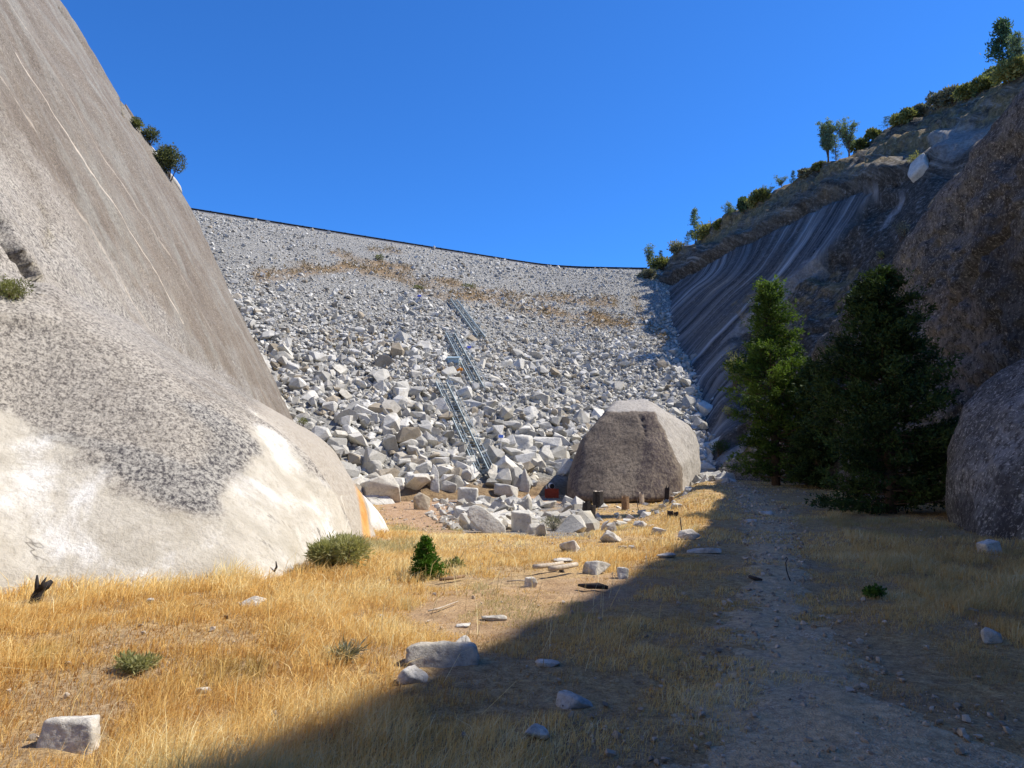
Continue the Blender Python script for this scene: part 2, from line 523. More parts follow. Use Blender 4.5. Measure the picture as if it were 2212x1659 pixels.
M_STEEL = mat_plain('galvanised_steel', (0.40, 0.47, 0.48), 0.5, 0.35, 0.2, 3)
M_GRATE = mat_plain('tread_steel', (0.30, 0.35, 0.36), 0.5, 0.35, 0.2, 3)
M_DARKMETAL = mat_plain('dark_rail_paint', (0.012, 0.012, 0.014), 0.9, 0.0, 0.2, 3)
M_RED = mat_plain('red_paint', (0.36, 0.06, 0.025), 0.7, 0, 0.25, 6)
M_BLACK = mat_plain('pipe_inside_dark', (0.01, 0.01, 0.01), 0.5, 0, 0.2, 6)
M_PANEL = mat_plain('panel_blue', (0.045, 0.09, 0.30), 0.3, 0.1, 0.3, 20)
M_BLUE = mat_plain('blue_paint', (0.03, 0.05, 0.30), 0.6, 0, 0.15, 6)
M_WHITE = mat_plain('white_paint', (0.6, 0.6, 0.58), 0.6, 0, 0.1, 6)
M_BOX = mat_plain('grey_blue_sheet_metal', (0.36, 0.47, 0.52), 0.5, 0.2, 0.12, 4)
M_ORANGE = mat_plain('orange_fabric', (0.75, 0.28, 0.04), 0.8, 0, 0.2, 8)
M_RUST = mat_plain('rusty_wire', (0.06, 0.045, 0.045), 0.8, 0.3, 0.3, 20)
L_CEDAR = make_leaf_mat('cedar_foliage_lit', (0.022, 0.05, 0.01), (0.15, 0.23, 0.035), 0.28)  # greens brightened to carry the sunlight on the left cedar
L_CEDAR_SHADED = make_leaf_mat('cedar_foliage_shaded', (0.018, 0.036, 0.01), (0.07, 0.115, 0.03), 0.15)  # darker copy of the cedar foliage, shade put into the colour
L_SAP = make_leaf_mat('sapling_foliage', (0.03, 0.085, 0.006), (0.10, 0.22, 0.02), 0.25)
L_GREYPINE = make_leaf_mat('grey_pine_needles', (0.10, 0.14, 0.085), (0.26, 0.33, 0.21), 0.35)
L_PINE = make_leaf_mat('pine_needles', (0.035, 0.07, 0.04), (0.13, 0.20, 0.11), 0.3)
L_BUSH = make_leaf_mat('chaparral_leaves', (0.08, 0.095, 0.03), (0.27, 0.28, 0.11), 0.3)
L_YBUSH = make_leaf_mat('yellow_green_leaves', (0.14, 0.15, 0.045), (0.38, 0.36, 0.14), 0.3)
L_GBUSH = make_leaf_mat('grey_twigs', (0.12, 0.12, 0.085), (0.30, 0.295, 0.21), 0.2)
L_OAK = make_leaf_mat('oak_leaves', (0.05, 0.065, 0.03), (0.20, 0.22, 0.11), 0.3)
L_WILLOW = make_leaf_mat('willow_leaves', (0.16, 0.18, 0.08), (0.42, 0.40, 0.19), 0.35)
L_BROWN = make_leaf_mat('dry_brown_weeds', (0.12, 0.085, 0.045), (0.34, 0.25, 0.14), 0.2)

# ------------------------------------------------------------------ terrain functions
def Gz(x, y):
    x, y = np.asarray(x, float), np.asarray(y, float)
    drop = np.interp(y, [-20, 12, 17, 22, 32, 40, 52, 60, 90], [0, 0, -.12, -.45, -1.0, -1.15, -.9, -.7, -.7])
    right = np.interp(y, [-20, 17, 30, 40, 60, 90], [0, 0, .12, .4, .3, .3])
    xt = 3.3 + np.maximum(y - 15, 0) * 0.28
    b = ss(0, 1, (x - (xt - 3.6)) / 3.6)
    z = drop * (1 - b) + right * b
    z = z + 0.12 * ss(8, 14, x) * ss(30, 15, y)
    z = z + 0.25 * ss(-4, -8, x) * ss(20, 8, y) * 0
    n = fbm(x * 0.35, y * 0.35, 0.5, 3) * 0.06 + fbm(x * 1.9, y * 1.9, 4.5, 3) * 0.022
    return z + n

YT_X = np.array([-80, -40, 0, 4, 8, 12, 20, 60.])
YT_Y = np.array([7, 30.6, 54.2, 56.4, 57.9, 58.6, 59.2, 61.])
SL = 0.55
ZC = 34.0
def Yt(x):
    return np.interp(x, YT_X, YT_Y)
def Dz(x, y):
    x, y = np.asarray(x, float), np.asarray(y, float)
    t = y - Yt(x)
    return np.minimum(-1.0 + SL * t, ZC) + 0.45 * fbm(x * 0.12, y * 0.12, 1.1, 3) * ss(0, 6, t) * ss(ZC + 0.5, ZC - 4, -1.0 + SL * t)

# ---------------- ground sheet
def build_ground():
    def axis(lo, hi, c, fine, n):
        s = np.linspace(-1, 1, n)
        k = 5.2
        a = np.sinh(k * s) / np.sinh(k)
        return np.where(a < 0, c + a * (c - lo), c + a * (hi - c))
    xs = np.unique(np.concatenate([axis(-500, 500, 1.0, 0, 420), np.arange(-8, 14, 0.12)]))
    ys = np.unique(np.concatenate([np.arange(-30, 2, 0.8), np.arange(2, 16, 0.09), np.arange(16, 62, 0.22), np.linspace(62, 120, 50), np.geomspace(121, 900, 26)]))
    ys = np.concatenate([[-400, -150, -60], ys])
    X, Y = np.meshgrid(xs, ys, indexing='ij')
    Z = Gz(X, Y)
    P = np.stack([X, Y, Z], -1)
    px, py = proj(P)
    j = fbm(X * 0.5, Y * 0.5, 2.2, 4)
    jx = px + j * 22
    jy = py + fbm(X * 0.5, Y * 0.5, 8.2, 4) * 9
    front = Y > 1
    soil = inpoly(jx, jy, [(780, 1030), (1100, 1040), (1500, 1040), (1230, 1090), (1000, 1080), (985, 1150), (930, 1160), (835, 1130)]) & front
    soil2 = inpoly(jx, jy, [(850, 1290), (1400, 1230), (1500, 1250), (1000, 1400), (850, 1350)]) & front
    grav = inpoly(jx, jy, [(950, 1075), (1280, 1085), (1290, 1150), (1200, 1165), (1000, 1155)]) & front
    soilm = soil * 1.0 + soil2 * 0.6
    me = mesh_np('ground', P.reshape(-1, 3), grid_faces(len(xs), len(ys)), True,
                 {'soil': np.clip(soilm, 0, 1), 'gravel': grav * 1.0}, [M_GROUND])
    return link('ground', me, kind='structure')

ground = build_ground()

# ---------------- path sheet
PATH_PTS = [(1.7, 2.0, 1.8), (1.75, 3.6, 1.5), (2.0, 5.5, .85), (2.8, 8.0, 0.6), (3.8, 11, 0.5), (5.0, 14.5, 0.55), (6.5, 19, 0.7), (8.3, 25, 0.8), (10.4, 33, 0.8), (12.2, 41, 0.75), (13.2, 47, 0.7), (12.9, 52, 0.6)]
def build_path():
    P = cr(np.array(PATH_PTS), 420)
    w = np.linspace(-1, 1, 46)
    d = np.gradient(P[:, :2], axis=0)
    d /= np.linalg.norm(d, axis=1, keepdims=True)
    nrm = np.stack([d[:, 1], -d[:, 0]], -1)
    edge = 1 + 0.3 * fbm(P[:, 1] * 1.1, 0.3, 0.2, 6, .65)[:, None] * np.where(w < 0, 1, 0)[None, :] + 0.3 * fbm(P[:, 1] * 1.1, 5.3, 0.2, 6, .65)[:, None] * np.where(w >= 0, 1, 0)[None, :]
    XY = P[:, None, :2] + nrm[:, None, :] * (w[None, :, None] * P[:, None, 2:3] * edge[..., None])
    Z = Gz(XY[..., 0], XY[..., 1]) + 0.014 - 0.03 * np.abs(w)[None, :] ** 2.5 + 0.014 * fbm(XY[..., 0] * 2.2, XY[..., 1] * 2.2, .3, 5, .65)
    V = np.concatenate([XY, Z[..., None]], -1)
    me = mesh_np('path', V.reshape(-1, 3), grid_faces(*Z.shape)[:, ::-1], True, None, [M_PATH])
    return link('path', me, kind='structure')
path = build_path()

def path_dist(x, y):
    P = cr(np.array(PATH_PTS), 60)
    d = np.full(np.shape(x), 9.0)
    for p in P:
        d = np.minimum(d, np.hypot(x - p[0], y - p[1]) / p[2])
    return d

# ---------------- left granite wall: x as a function of (y, z)
ZL = [-1.5, 0, .6, 1.3, 2.0, 2.5, 3.2, 4.5, 7, 60]
BT = [  # y, bulge at each z
    (-10, [0, 0, 0, 0, 0, 0, 0, 0, 0, 0]),
    (8.9, [0.2, 0, 0, 0, 0, 0, 0, 0, 0, 0]),
    (9.5, [.9, .7, .7, .6, .5, .3, .2, .1, 0, 0]),
    (10.0, [2.4, 2.2, 2.1, 2.0, 1.7, 1.4, .9, .3, 0, 0]),
    (10.5, [3.2, 3.05, 3.0, 2.8, 2.6, 2.3, 1.7, .7, 0, 0]),
    (11.5, [3.7, 3.6, 3.6, 3.4, 3.2, 2.9, 2.3, 1.0, .1, 0]),
    (12.8, [4.1, 4.0, 4.0, 3.85, 3.6, 3.3, 2.6, 1.2, .15, 0]),
    (14.0, [4.4, 4.3, 4.35, 4.3, 4.0, 3.5, 2.6, 1.1, .15, 0]),
    (14.8, [4.2, 4.1, 4.1, 3.9, 3.6, 3.2, 2.4, 1.0, .1, 0]),
    (15.3, [3.3, 3.2, 3.2, 3.1, 3.0, 2.8, 2.2, 1.0, .1, 0]),
    (16.2, [3.9, 3.8, 3.9, 3.8, 3.6, 3.3, 2.5, 1.0, .1, 0]),
    (18.0, [4.2, 4.1, 4.25, 4.2, 3.95, 3.6, 2.8, 1.1, .1, 0]),
    (19.2, [4.3, 4.2, 4.35, 4.25, 4.1, 3.7, 2.9, 1.1, .1, 0]),
    (19.9, [3.7, 3.6, 3.6, 3.4, 3.1, 2.6, 1.9, .8, 0, 0]),
    (20.3, [3.5, 3.4, 3.3, 2.9, 2.2, 1.6, 1.2, .5, 0, 0]),
    (21.2, [4.5, 4.35, 4.1, 3.6, 2.0, 1.2, .8, .3, 0, 0]),
    (22.2, [4.6, 4.4, 4.2, 3.5, 1.6, .9, .5, .2, 0, 0]),
    (23.0, [3.6, 3.2, 2.9, 2.0, .9, .5, .3, .1, 0, 0]),
    (24.5, [1.2, .8, .6, .4, .2, .1, 0, 0, 0, 0]),
    (27, [0] * 10), (70, [0] * 10)]
def wallx(y, z):
    w40 = np.interp(z, [-3, 0, 5.84, 15.6, 27.9, 34, 44, 60], [-8.8, -9.9, -12.7, -17.75, -25.8, -31, -41, -60])
    w = w40 + 0.105 * (40 - y) - np.where(y > 40, ((y - 40) / 4.0) ** 2 * 1.5, 0)
    ye = y - 0.75 * np.maximum(z, 0) * ss(14.5, 11.5, y)
    ys_ = [b[0] for b in BT]
    T = np.array([b[1] for b in BT], float)
    i = np.clip(np.searchsorted(ys_, ye) - 1, 0, len(ys_) - 2)
    ya = np.array(ys_)
    f = np.clip((ye - ya[i]) / (ya[i + 1] - ya[i]), 0, 1)
    f = f * f * (3 - 2 * f)
    j = np.clip(np.searchsorted(ZL, z) - 1, 0, len(ZL) - 2)
    za = np.array(ZL)
    g = np.clip((z - za[j]) / (za[j + 1] - za[j]), 0, 1)
    b = (T[i, j] * (1 - f) + T[i + 1, j] * f) * (1 - g) + (T[i, j + 1] * (1 - f) + T[i + 1, j + 1] * f) * g
    return w + b

def smooth_grid(A, it):
    for _ in range(it):
        B = A.copy()
        B[1:-1] = 0.25 * A[:-2] + 0.5 * A[1:-1] + 0.25 * A[2:]
        A = B.copy()
        A[:, 1:-1] = 0.25 * B[:, :-2] + 0.5 * B[:, 1:-1] + 0.25 * B[:, 2:]
    return A

def build_left_wall():
    ys = np.concatenate([np.linspace(-12, 8, 30), np.arange(8.1, 25, 0.07), np.arange(25, 46, 0.16), np.linspace(46, 75, 50)])
    zs = np.concatenate([np.arange(-1.5, 5, 0.08), np.arange(5, 30, 0.2), np.linspace(30.2, 52, 50)])
    Y, Z = np.meshgrid(ys, zs, indexing='ij')
    X = smooth_grid(wallx(Y, Z), 7)
    Xs = smooth_grid(X, 90)
    X = X + (Xs - X) * ss(2.2, 3.4, Z) * ss(24, 20, Y)
    # overlapping exfoliation sheets and long fall-line grooves
    X = X + 0.22 * fbm(Y * 0.16, Z * 0.07, 0.4, 3) + 0.10 * fbm(Y * 0.9, Z * 0.12, 3.4, 4) * ss(2, 6, Z)
    X = X + 0.05 * fbm(Y * 1.6, Z * 1.6, 9.4, 4)
    P = np.stack([X, Y, Z], -1)
    px, py = proj(P)
    # cracks and recesses cut into the face
    cut = np.zeros_like(X)
    for line, wd, dp in (([(-40, 430), (5, 480), (30, 540), (70, 590), (95, 625)], 16, 0.8),
                         ([(95, 450), (115, 500), (105, 540)], 7, 0.22),
                         ([(235, 160), (262, 205), (268, 250)], 3.2, 0.35),
                         ([(130, 20), (180, 95), (215, 160)], 3.0, 0.3),
                         ([(310, 265), (345, 320), (385, 372)], 5, 0.7)):
        d = polydist(px, py, line)
        cut = np.maximum(cut, dp * ss(wd, wd * 0.4, d) * (Y > 5))
    X = X - cut
    # ledge block under the left bush
    lb = inpoly(px, py, [(-60, 650), (60, 655), (120, 690), (60, 700), (-60, 690)]) & (Y > 5)
    X = X + 0.25 * smooth_grid(lb * 1.0, 4)
    P = np.stack([X, Y, Z], -1)
    j1 = fbm(Y * 1.1, Z * 1.1, 1.0, 6, .68) * 42
    j2 = fbm(Y * 1.1, Z * 1.1, 7.0, 6, .68) * 36
    qx, qy = px + j1, py + j2
    vis = Y > 6
    ln = np.interp(px, [-300, 0, 300, 560, 640], [-150, 230, 590, 880, 960])
    pale = np.clip(0.5 * ss(-60, 170, qy - ln + 40 * fbm(Y * .5, Z * .5, 3, 3)), 0, .5) * vis
    pale[inpoly(qx, qy, [(-400, 800), (0, 905), (130, 960), (200, 1000), (290, 1080), (380, 1105), (500, 1095), (515, 980), (500, 900), (450, 862), (560, 918), (640, 955), (800, 1200), (800, 1300), (-400, 1400)]) & vis] = 1.0
    pale = smooth_grid(pale, 8)
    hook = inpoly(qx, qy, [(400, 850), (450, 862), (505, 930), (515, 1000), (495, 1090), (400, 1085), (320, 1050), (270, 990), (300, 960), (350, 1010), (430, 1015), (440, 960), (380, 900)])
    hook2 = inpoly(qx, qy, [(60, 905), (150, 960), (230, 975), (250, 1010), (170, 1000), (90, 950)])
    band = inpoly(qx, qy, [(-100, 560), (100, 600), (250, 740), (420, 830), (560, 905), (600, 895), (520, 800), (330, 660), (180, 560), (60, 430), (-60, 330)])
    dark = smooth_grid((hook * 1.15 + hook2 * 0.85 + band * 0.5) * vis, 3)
    org = smooth_grid((inpoly(px, py, [(764, 1025), (773, 1045), (792, 1100), (802, 1170), (786, 1170), (778, 1100)]) & (Y > 15) & (Z < 2)) * 1.0, 1)
    tan = smooth_grid(((Y > 15.0) & (Y < 20) & (Z < 5) & (px > 560)) * 0.85, 3)
    pale = np.where((Y > 20) & (Y < 25) & (Z < 2.2), 1.0, pale)
    shp = X.shape
    me = mesh_np('cliff', P.reshape(-1, 3), grid_faces(*shp), True,
                 {'pale': pale, 'dark': dark, 'orange': org, 'tan': tan}, [M_WALL])
    return link('cliff', me, kind='structure')
wall = build_left_wall()

# ---------------- far right hillside
DIP, PHI = R(48.5), R(15)
HN = Vector((-math.sin(DIP) * math.cos(PHI), -math.sin(DIP) * math.sin(PHI), math.cos(DIP)))
HP = Vector((16.5, 60, 0))
def hill_pt(px, py, off=0.0, depth=None):
    d = ray(px, py)
    t = depth / d.y if depth else HN.dot(HP - CAM + HN * off) / HN.dot(d)
    return CAM + d * t
def build_hill():
    cols = [
        [(1250, 690, 0), (1300, 640, 0), (1330, 620, 0), (1360, 600, 0), (1395, 588, 0)],
        [(1330, 720, 0), (1362, 655, 0), (1378, 632, 0), (1410, 598, 0), (1440, 562, 0)],
        [(1380, 770, 0), (1420, 705, 0), (1490, 635, 0), (1550, 580, 0), (1590, 480, 0)],
        [(1440, 830, 0), (1488, 755, 0), (1590, 650, 0), (1690, 545, 0), (1800, 358, 0)],
        [(1490, 900, 0), (1545, 800, 0), (1670, 675, 0), (1790, 545, 0), (1980, 258, 0)],
        [(1500, 1010, 0), (1560, 900, 0), (1720, 735, 0), (1880, 560, 0), (2130, 205, 0)],
        [(1530, 1075, 0), (1600, 1000, 0), (1800, 790, 0), (1990, 580, 0), (2270, 130, 0)],
        [(1680, 1110, 0), (1760, 1030, 0), (1930, 840, 0), (2140, 600, 0), (2470, 10, 0)],
        [(1900, 1140, 0), (2000, 1040, 0), (2180, 860, 0), (2450, 580, 0), (2900, -150, 0)],
    ]
    C = []
    fac = [.86, .87, .885, .94, .985, 1, 1, 1, 1]
    for ci, c in enumerate(cols):
        pts = [CAM + (hill_pt(px, py, 0, d if d else None) - CAM) * (1 if d else fac[ci]) for px, py, d in c]
        top = pts[-1]
        pts.append(top + Vector((7, 2, 2.0)))
        pts.append(top + Vector((22, 5, -1.0)))
        pts.append(top + Vector((60, 10, -30.0)))
        pts.insert(0, pts[0] + Vector((-3, -3, -6)))
        C.append([list(p) for p in pts])
    C = np.array(C)
    C = cr(C, 420)
    C = np.swapaxes(cr(np.swapaxes(C, 0, 1), 300), 0, 1)
    N = grid_normals(C)
    if N[200, 100, 2] < 0:
        N = -N
    u = np.cumsum(np.linalg.norm(np.gradient(C[:, 120], axis=0), axis=1))[:, None] * np.ones((1, 300))
    v = np.cumsum(np.linalg.norm(np.gradient(C, axis=1), axis=2), axis=1)
    px, py = proj(C)
    X, Y, Z = C[..., 0], C[..., 1], C[..., 2]
    # ledges: exfoliation sheets whose lower lips stand proud
    D = np.zeros_like(X)
    top_fade = 1.0
    def lip(line, h, wid):
        xs_, ys_ = zip(*line)
        yl = np.interp(px, xs_, ys_) + fbm(px * 0.02, 0.2, 0.3, 5) * 5
        inside = (px > xs_[0]) & (px < xs_[-1])
        e = ss(0, 1, (px - xs_[0]) / 60) * ss(0, 1, (xs_[-1] - px) / 60)
        above = yl - py            # >0 above the line
        return h * ss(-1.5, 2.0, above) * ss(wid, wid * 0.2, above) * e * inside
    LED = [(1385, 650), (1440, 612), (1480, 590), (1576, 539), (1669, 491), (1774, 438), (1887, 405), (1970, 380)]
    ledy = np.interp(px, *zip(*LED)) + fbm(px * 0.02, 0.2, 0.3, 5) * 3
    D += lip(LED, 1.3, 70)
    below = py - ledy
    D -= 0.8 * ss(-1, 2, below) * ss(9, 3, below) * (px > 1400) * (px < 1950)
    D += lip([(1440, 590), (1560, 515), (1700, 436), (1850, 362), (2000, 290), (2150, 240)], 0.7, 24)
    D += lip([(1700, 455), (1820, 392), (1950, 325), (2080, 290)], 0.8, 34)
    D += lip([(1880, 420), (1940, 390), (2020, 350), (2100, 300)], 0.9, 50)
    # slab boundary running down left and the knobbly rock right of it
    DIAG = [(1560, 745), (1600, 700), (1710, 603), (1758, 565), (1775, 550), (1819, 505), (1850, 455), (1880, 420)]
    dgy = np.interp(px, *zip(*DIAG))
    rgt = ss(-3, 6, py - dgy) * (px > 1555) * ss(1990, 1900, px) * ss(0, 50, px - 1555)
    hollow = inpoly(px, py, [(1745, 590), (1775, 552), (1815, 530), (1822, 555), (1800, 585), (1765, 600)])
    D -= 0.8 * rgt
    D -= 1.3 * smooth_grid(hollow * 1.0, 2)
    D += lip([(1540, 940), (1600, 860), (1660, 790), (1730, 720), (1800, 670)], 0.8, 40)
    D += lip([(1530, 1000), (1600, 930), (1700, 840), (1800, 760)], 0.8, 50)
    above = ss(2, -4, below) * (px > 1385)
    rib = fbm(u * 0.5, v * 0.012, 0.0, 5, 0.62)
    rib2 = fbm(u * 0.03, v * 0.8, 4.0, 4, 0.6)
    D += 0.16 * rib * (1 - above) * (1 - rgt) + 0.22 * rib2 * above
    bwm = ss(0, 8, below) * (1 - rgt)
    D += 0.5 * (1 - .7 * bwm) * fbm(X * 0.12, Y * 0.12, Z * 0.12, 4) + (1 - .6 * bwm) * (0.12 + .22 * above + .3 * rgt) * fbm(X * 0.5, Y * 0.5, Z * 0.5, 5)
    def terrace(q, k, e=.72):
        f = q * k
        return (np.floor(f) + ss(e, 1, f - np.floor(f))) / k
    D += 0.75 * above * terrace(fbm(u * .05, v * .22, 6.0, 4, .55), 5) + 0.55 * rgt * terrace(fbm(u * .12, v * .12, 2.0, 4, .55), 5)
    P = C + N * D[..., None]
    ochre = ss(0, 40, np.interp(px, [1360, 1480, 1700, 1900, 2100, 2212], [640, 590, 480, 400, 330, 260]) - py) * 1.0
    ochre = np.maximum(ochre, 0.8 * inpoly(px, py, [(1580, 660), (1680, 600), (1760, 560), (1830, 560), (1830, 640), (1740, 700), (1640, 760)]))
    jj = fbm(X, Y, Z, 3) * 5
    light = inpoly(px + jj, py + jj, [(1890, 478), (1900, 462), (1940, 425), (1952, 422), (1948, 436), (1915, 468)]) * 0.8
    light = np.maximum(light, inpoly(px + jj, py, [(1555, 742), (1600, 690), (1708, 596), (1770, 545), (1760, 575), (1700, 625), (1620, 705)]) * 0.45)
    light = np.maximum(light, inpoly(px + jj, py, [(2010, 300), (2070, 268), (2150, 262), (2120, 300), (2040, 345), (2000, 330)]) * 0.6)
    light = np.maximum(light, inpoly(px + jj, py, [(1540, 1000), (1640, 900), (1650, 910), (1570, 1010)]) * 0.5)
    bluew = ss(0, 8, below) * (1 - rgt) * (px < 1900)
    me = mesh_np('hill', P.reshape(-1, 3), grid_faces(*X.shape), True, {'ochre': ochre, 'pale_or_lit': smooth_grid(light * 1.0, 1), 'above': above, 'knob': rgt, 'bluew': bluew}, [M_HILL])
    add_uv(me, 0, 0, u, v)
    return link('hill', me, kind='structure')
hill = build_hill()

# ---------------- near right cliff (casts the big shadow)
def build_near_cliff():
    # y, base x, crest (y', x, z)
    rows = [
        (-60, 13.0, (-56, 19, 40)), (-25, 13.0, (-22, 18, 36)), (-8, 13.2, (-5, 17.5, 29)),
        (4, 14.0, (7.8, 17, 22.5)), (12, 14.2, (16.5, 17, 17.3)), (19, 14.6, (23.2, 17, 14.2)),
        (24, 14.9, None), (30, 15.2, None), (36, 15.6, None), (42, 16.2, None), (50, 16.6, None), (58, 16.3, None), (66, 16.6, None)]
    sil = {24: (2100, 330), 30: (1985, 482), 36: (1905, 600), 42: (1830, 662), 50: (1740, 780), 58: (1640, 930), 66: (1560, 1045)}
    C = []
    for (y, bx, cr_) in rows:
        if cr_ is None:
            px, py = sil[y]
            d = ray(px, py)
            xc = {24: 17, 30: 17, 36: 17, 42: 17.3, 50: 18, 58: 18, 66: 17.5}[y]
            t = xc / d.x
            c = CAM + d * t
        else:
            c = Vector((cr_[1], cr_[0], cr_[2]))
        b = Vector((bx, min(y, c.y - 0.5) if y < 50 else c.y - 1, 0))
        def L(f, bulge):
            p = b.lerp(c, f)
            return p + Vector((-bulge, -bulge * 0.3, 0))
        k = min(1.0, c.z / 12)
        C.append([list(b + Vector((0.3, 0, -2))), list(b), list(L(.2, .3 * k)), list(L(.42, .75 * k)), list(L(.65, .75 * k)), list(L(.85, .4 * k)), list(c),
                  list(c + Vector((1.6, 0.8, 0.4))), list(c + Vector((4.5, 2, -.8))), list(c + Vector((11, 4, -c.z * 0.8)))])
    C = np.array(C)
    C = cr(C, 520)
    C = np.swapaxes(cr(np.swapaxes(C, 0, 1), 260), 0, 1)
    N = grid_normals(C)
    if N[300, 80, 0] > 0:
        N = -N
    X, Y, Z = C[..., 0], C[..., 1], C[..., 2]
    vfrac = np.linspace(0, 1, 260)[None, :] * np.ones_like(X)
    away = ss(0.05, 0.12, np.abs(vfrac - 6 / 9))
    rid = 1 - np.abs(fbm(X * 0.3 + 3, Y * 0.3, Z * 0.2, 4)) * 2
    D = 0.24 * fbm(X * 0.22, Y * 0.22, Z * 0.22, 4) * (0.35 + 0.65 * away) + 0.16 * rid * away + 0.12 * fbm(X * 1.3, Y * 1.3, Z * 1.3, 4)
    q_ = fbm(Y * .16 + Z * .1, Z * .25 - Y * .12, 6.0, 4, .55) * 4
    D += .34 * away * (np.floor(q_) + ss(.75, 1, q_ - np.floor(q_))) / 2
    px, py = proj(C)
    vis = Y > 8
    # slanting crevice
    d = polydist(px, py, [(2212, 470), (2110, 560), (2060, 640), (2030, 700)])
    D -= 0.35 * ss(12, 3, d) * vis
    P = C + N * D[..., None]
    q = px + fbm(X, Y, Z, 4) * 18
    rust = smooth_grid(inpoly(q, py, [(1980, 660), (2040, 610), (2110, 620), (2130, 760), (2110, 850), (2050, 860)]) * 1.0, 3)
    streak = smooth_grid((inpoly(q, py, [(2110, 470), (2180, 440), (2212, 500), (2212, 740), (2170, 760), (2150, 640), (2110, 600)])) * 0.35, 12)
    me = mesh_np('ridge', P.reshape(-1, 3), grid_faces(*X.shape), True, {'rust': rust, 'streak': streak}, [M_NEAR])
    return link('cliff', me, kind='structure')
near = build_near_cliff()

# ------------------------------------------------------------------ dense hull rocks
_ico = {}
def ico(sub):
    if sub not in _ico:
        bm = bmesh.new()
        bmesh.ops.create_icosphere(bm, subdivisions=sub, radius=1)
        V = np.array([v.co[:] for v in bm.verts])
        F = np.array([[v.index for v in f.verts] for f in bm.faces])
        nb = [[e.other_vert(v).index for e in v.link_edges] for v in bm.verts]
        bm.free()
        K = max(len(n) for n in nb)
        idx = np.array([n + [n[0]] * (K - len(n)) for n in nb])
        _ico[sub] = (V, F, idx)
    return _ico[sub]

def hull_rock(points, sub=4, smooth_it=2, amp=0.03, freq=1.5, seed=0.0):
    """closed rock: dense sphere shrink-wrapped on the convex hull of points"""
    pts = [Vector(p) for p in points]
    bm = bmesh.new()
    for p in pts:
        bm.verts.new(p)
    bmesh.ops.convex_hull(bm, input=bm.verts)
    bmesh.ops.triangulate(bm, faces=bm.faces)
    bvh = BVHTree.FromBMesh(bm)
    bm.free()
    c = sum(pts, Vector()) / len(pts)
    V, F, idx = ico(sub)
    lo = np.min([p[:] for p in pts], axis=0)
    hi = np.max([p[:] for p in pts], axis=0)
    sc = (hi - lo) / 2
    out = np.empty_like(V)
    for i, v in enumerate(V):
        d = Vector(v * sc).normalized()
        h = bvh.ray_cast(c + d * 1000, -d)
        out[i] = h[0] if h[0] is not None else c + d * 0.01
    for _ in range(smooth_it):
        out = 0.5 * out + 0.5 * out[idx].mean(axis=1)
    dirs = out - np.array(c[:])
    dirs /= np.linalg.norm(dirs, axis=1, keepdims=True)
    out = out + dirs * (amp * fbm(out[:, 0] * freq + seed, out[:, 1] * freq, out[:, 2] * freq, 4))[:, None]
    return out, F

# big boulder in front of the dam
def build_big_boulder():
    g = []
    D0 = 52.0
    def q(px, py, d): g.append(at(px, py, d))
    # front face bottom, front top edge, ridge, right side, back
    for p in ((1226, 1085, 50.5), (1238, 1085, 49.0), (1300, 1085, 48.2), (1400, 1085, 48.0), (1468, 1080, 49.0), (1228, 1030, 50.8), (1310, 887, 52.5),
              (1412, 890, 52.0), (1262, 945, 51.5), (1442, 950, 51.0), (1468, 1015, 50.0),
              (1330, 868, 55.5), (1394, 864, 56.5), (1415, 872, 56), (1450, 892, 56), (1492, 925, 56.5), (1509, 960, 56.5), (1513, 1005, 56), (1506, 1060, 55),
              (1492, 1080, 53), (1255, 950, 58), (1222, 1060, 58), (1230, 1080, 58), (1505, 1070, 62), (1508, 970, 62), (1395, 872, 62), (1300, 900, 61), (1250, 1060, 64), (1480, 1070, 65)):
        q(*p)
    V, F = hull_rock(g, 6, 2, 0.11, 0.5, 3.0)
    V = V + 0.03 * fbm(V[:, 0] * 2, V[:, 1] * 2, V[:, 2] * 2, 3)[:, None]
    px, py = proj(V)
    crack = polydist(px, py, [(1383, 895), (1390, 915), (1396, 945)])
    front = V[:, 1] < 54
    V[:, 1] += 0.14 * ss(2.4, 0.8, crack) * front
    j = fbm(V[:, 0], V[:, 1], V[:, 2], 3) * 7
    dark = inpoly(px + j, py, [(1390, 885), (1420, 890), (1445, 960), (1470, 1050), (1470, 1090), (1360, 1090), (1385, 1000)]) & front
    lo = inpoly(px, py, [(1222, 1090), (1240, 950), (1262, 960), (1245, 1090)]) & front  # left side painted darker, as it is turned from the sun
    right = inpoly(px + j * .5, py + j * .3, [(1405, 885), (1414, 888), (1446, 950), (1472, 1010), (1478, 1090), (1530, 1090), (1530, 900), (1450, 860)])  # sunlit right face, painted lighter together with the top
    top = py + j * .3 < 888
    me = mesh_np('big_boulder', V, F, True, {'dark': dark * 0.85 + lo * 0.6, 'pale_or_lit': np.maximum(right, top) * 0.7}, [M_BLOCK])
    c = V.mean(axis=0); c[2] = -0.8
    recenter(me, c)
    return link('granite_boulder', me, label='huge dome-shaped brown granite boulder with a cracked front at the foot of the rockfill', cat='boulder', loc=c)
big = build_big_boulder()

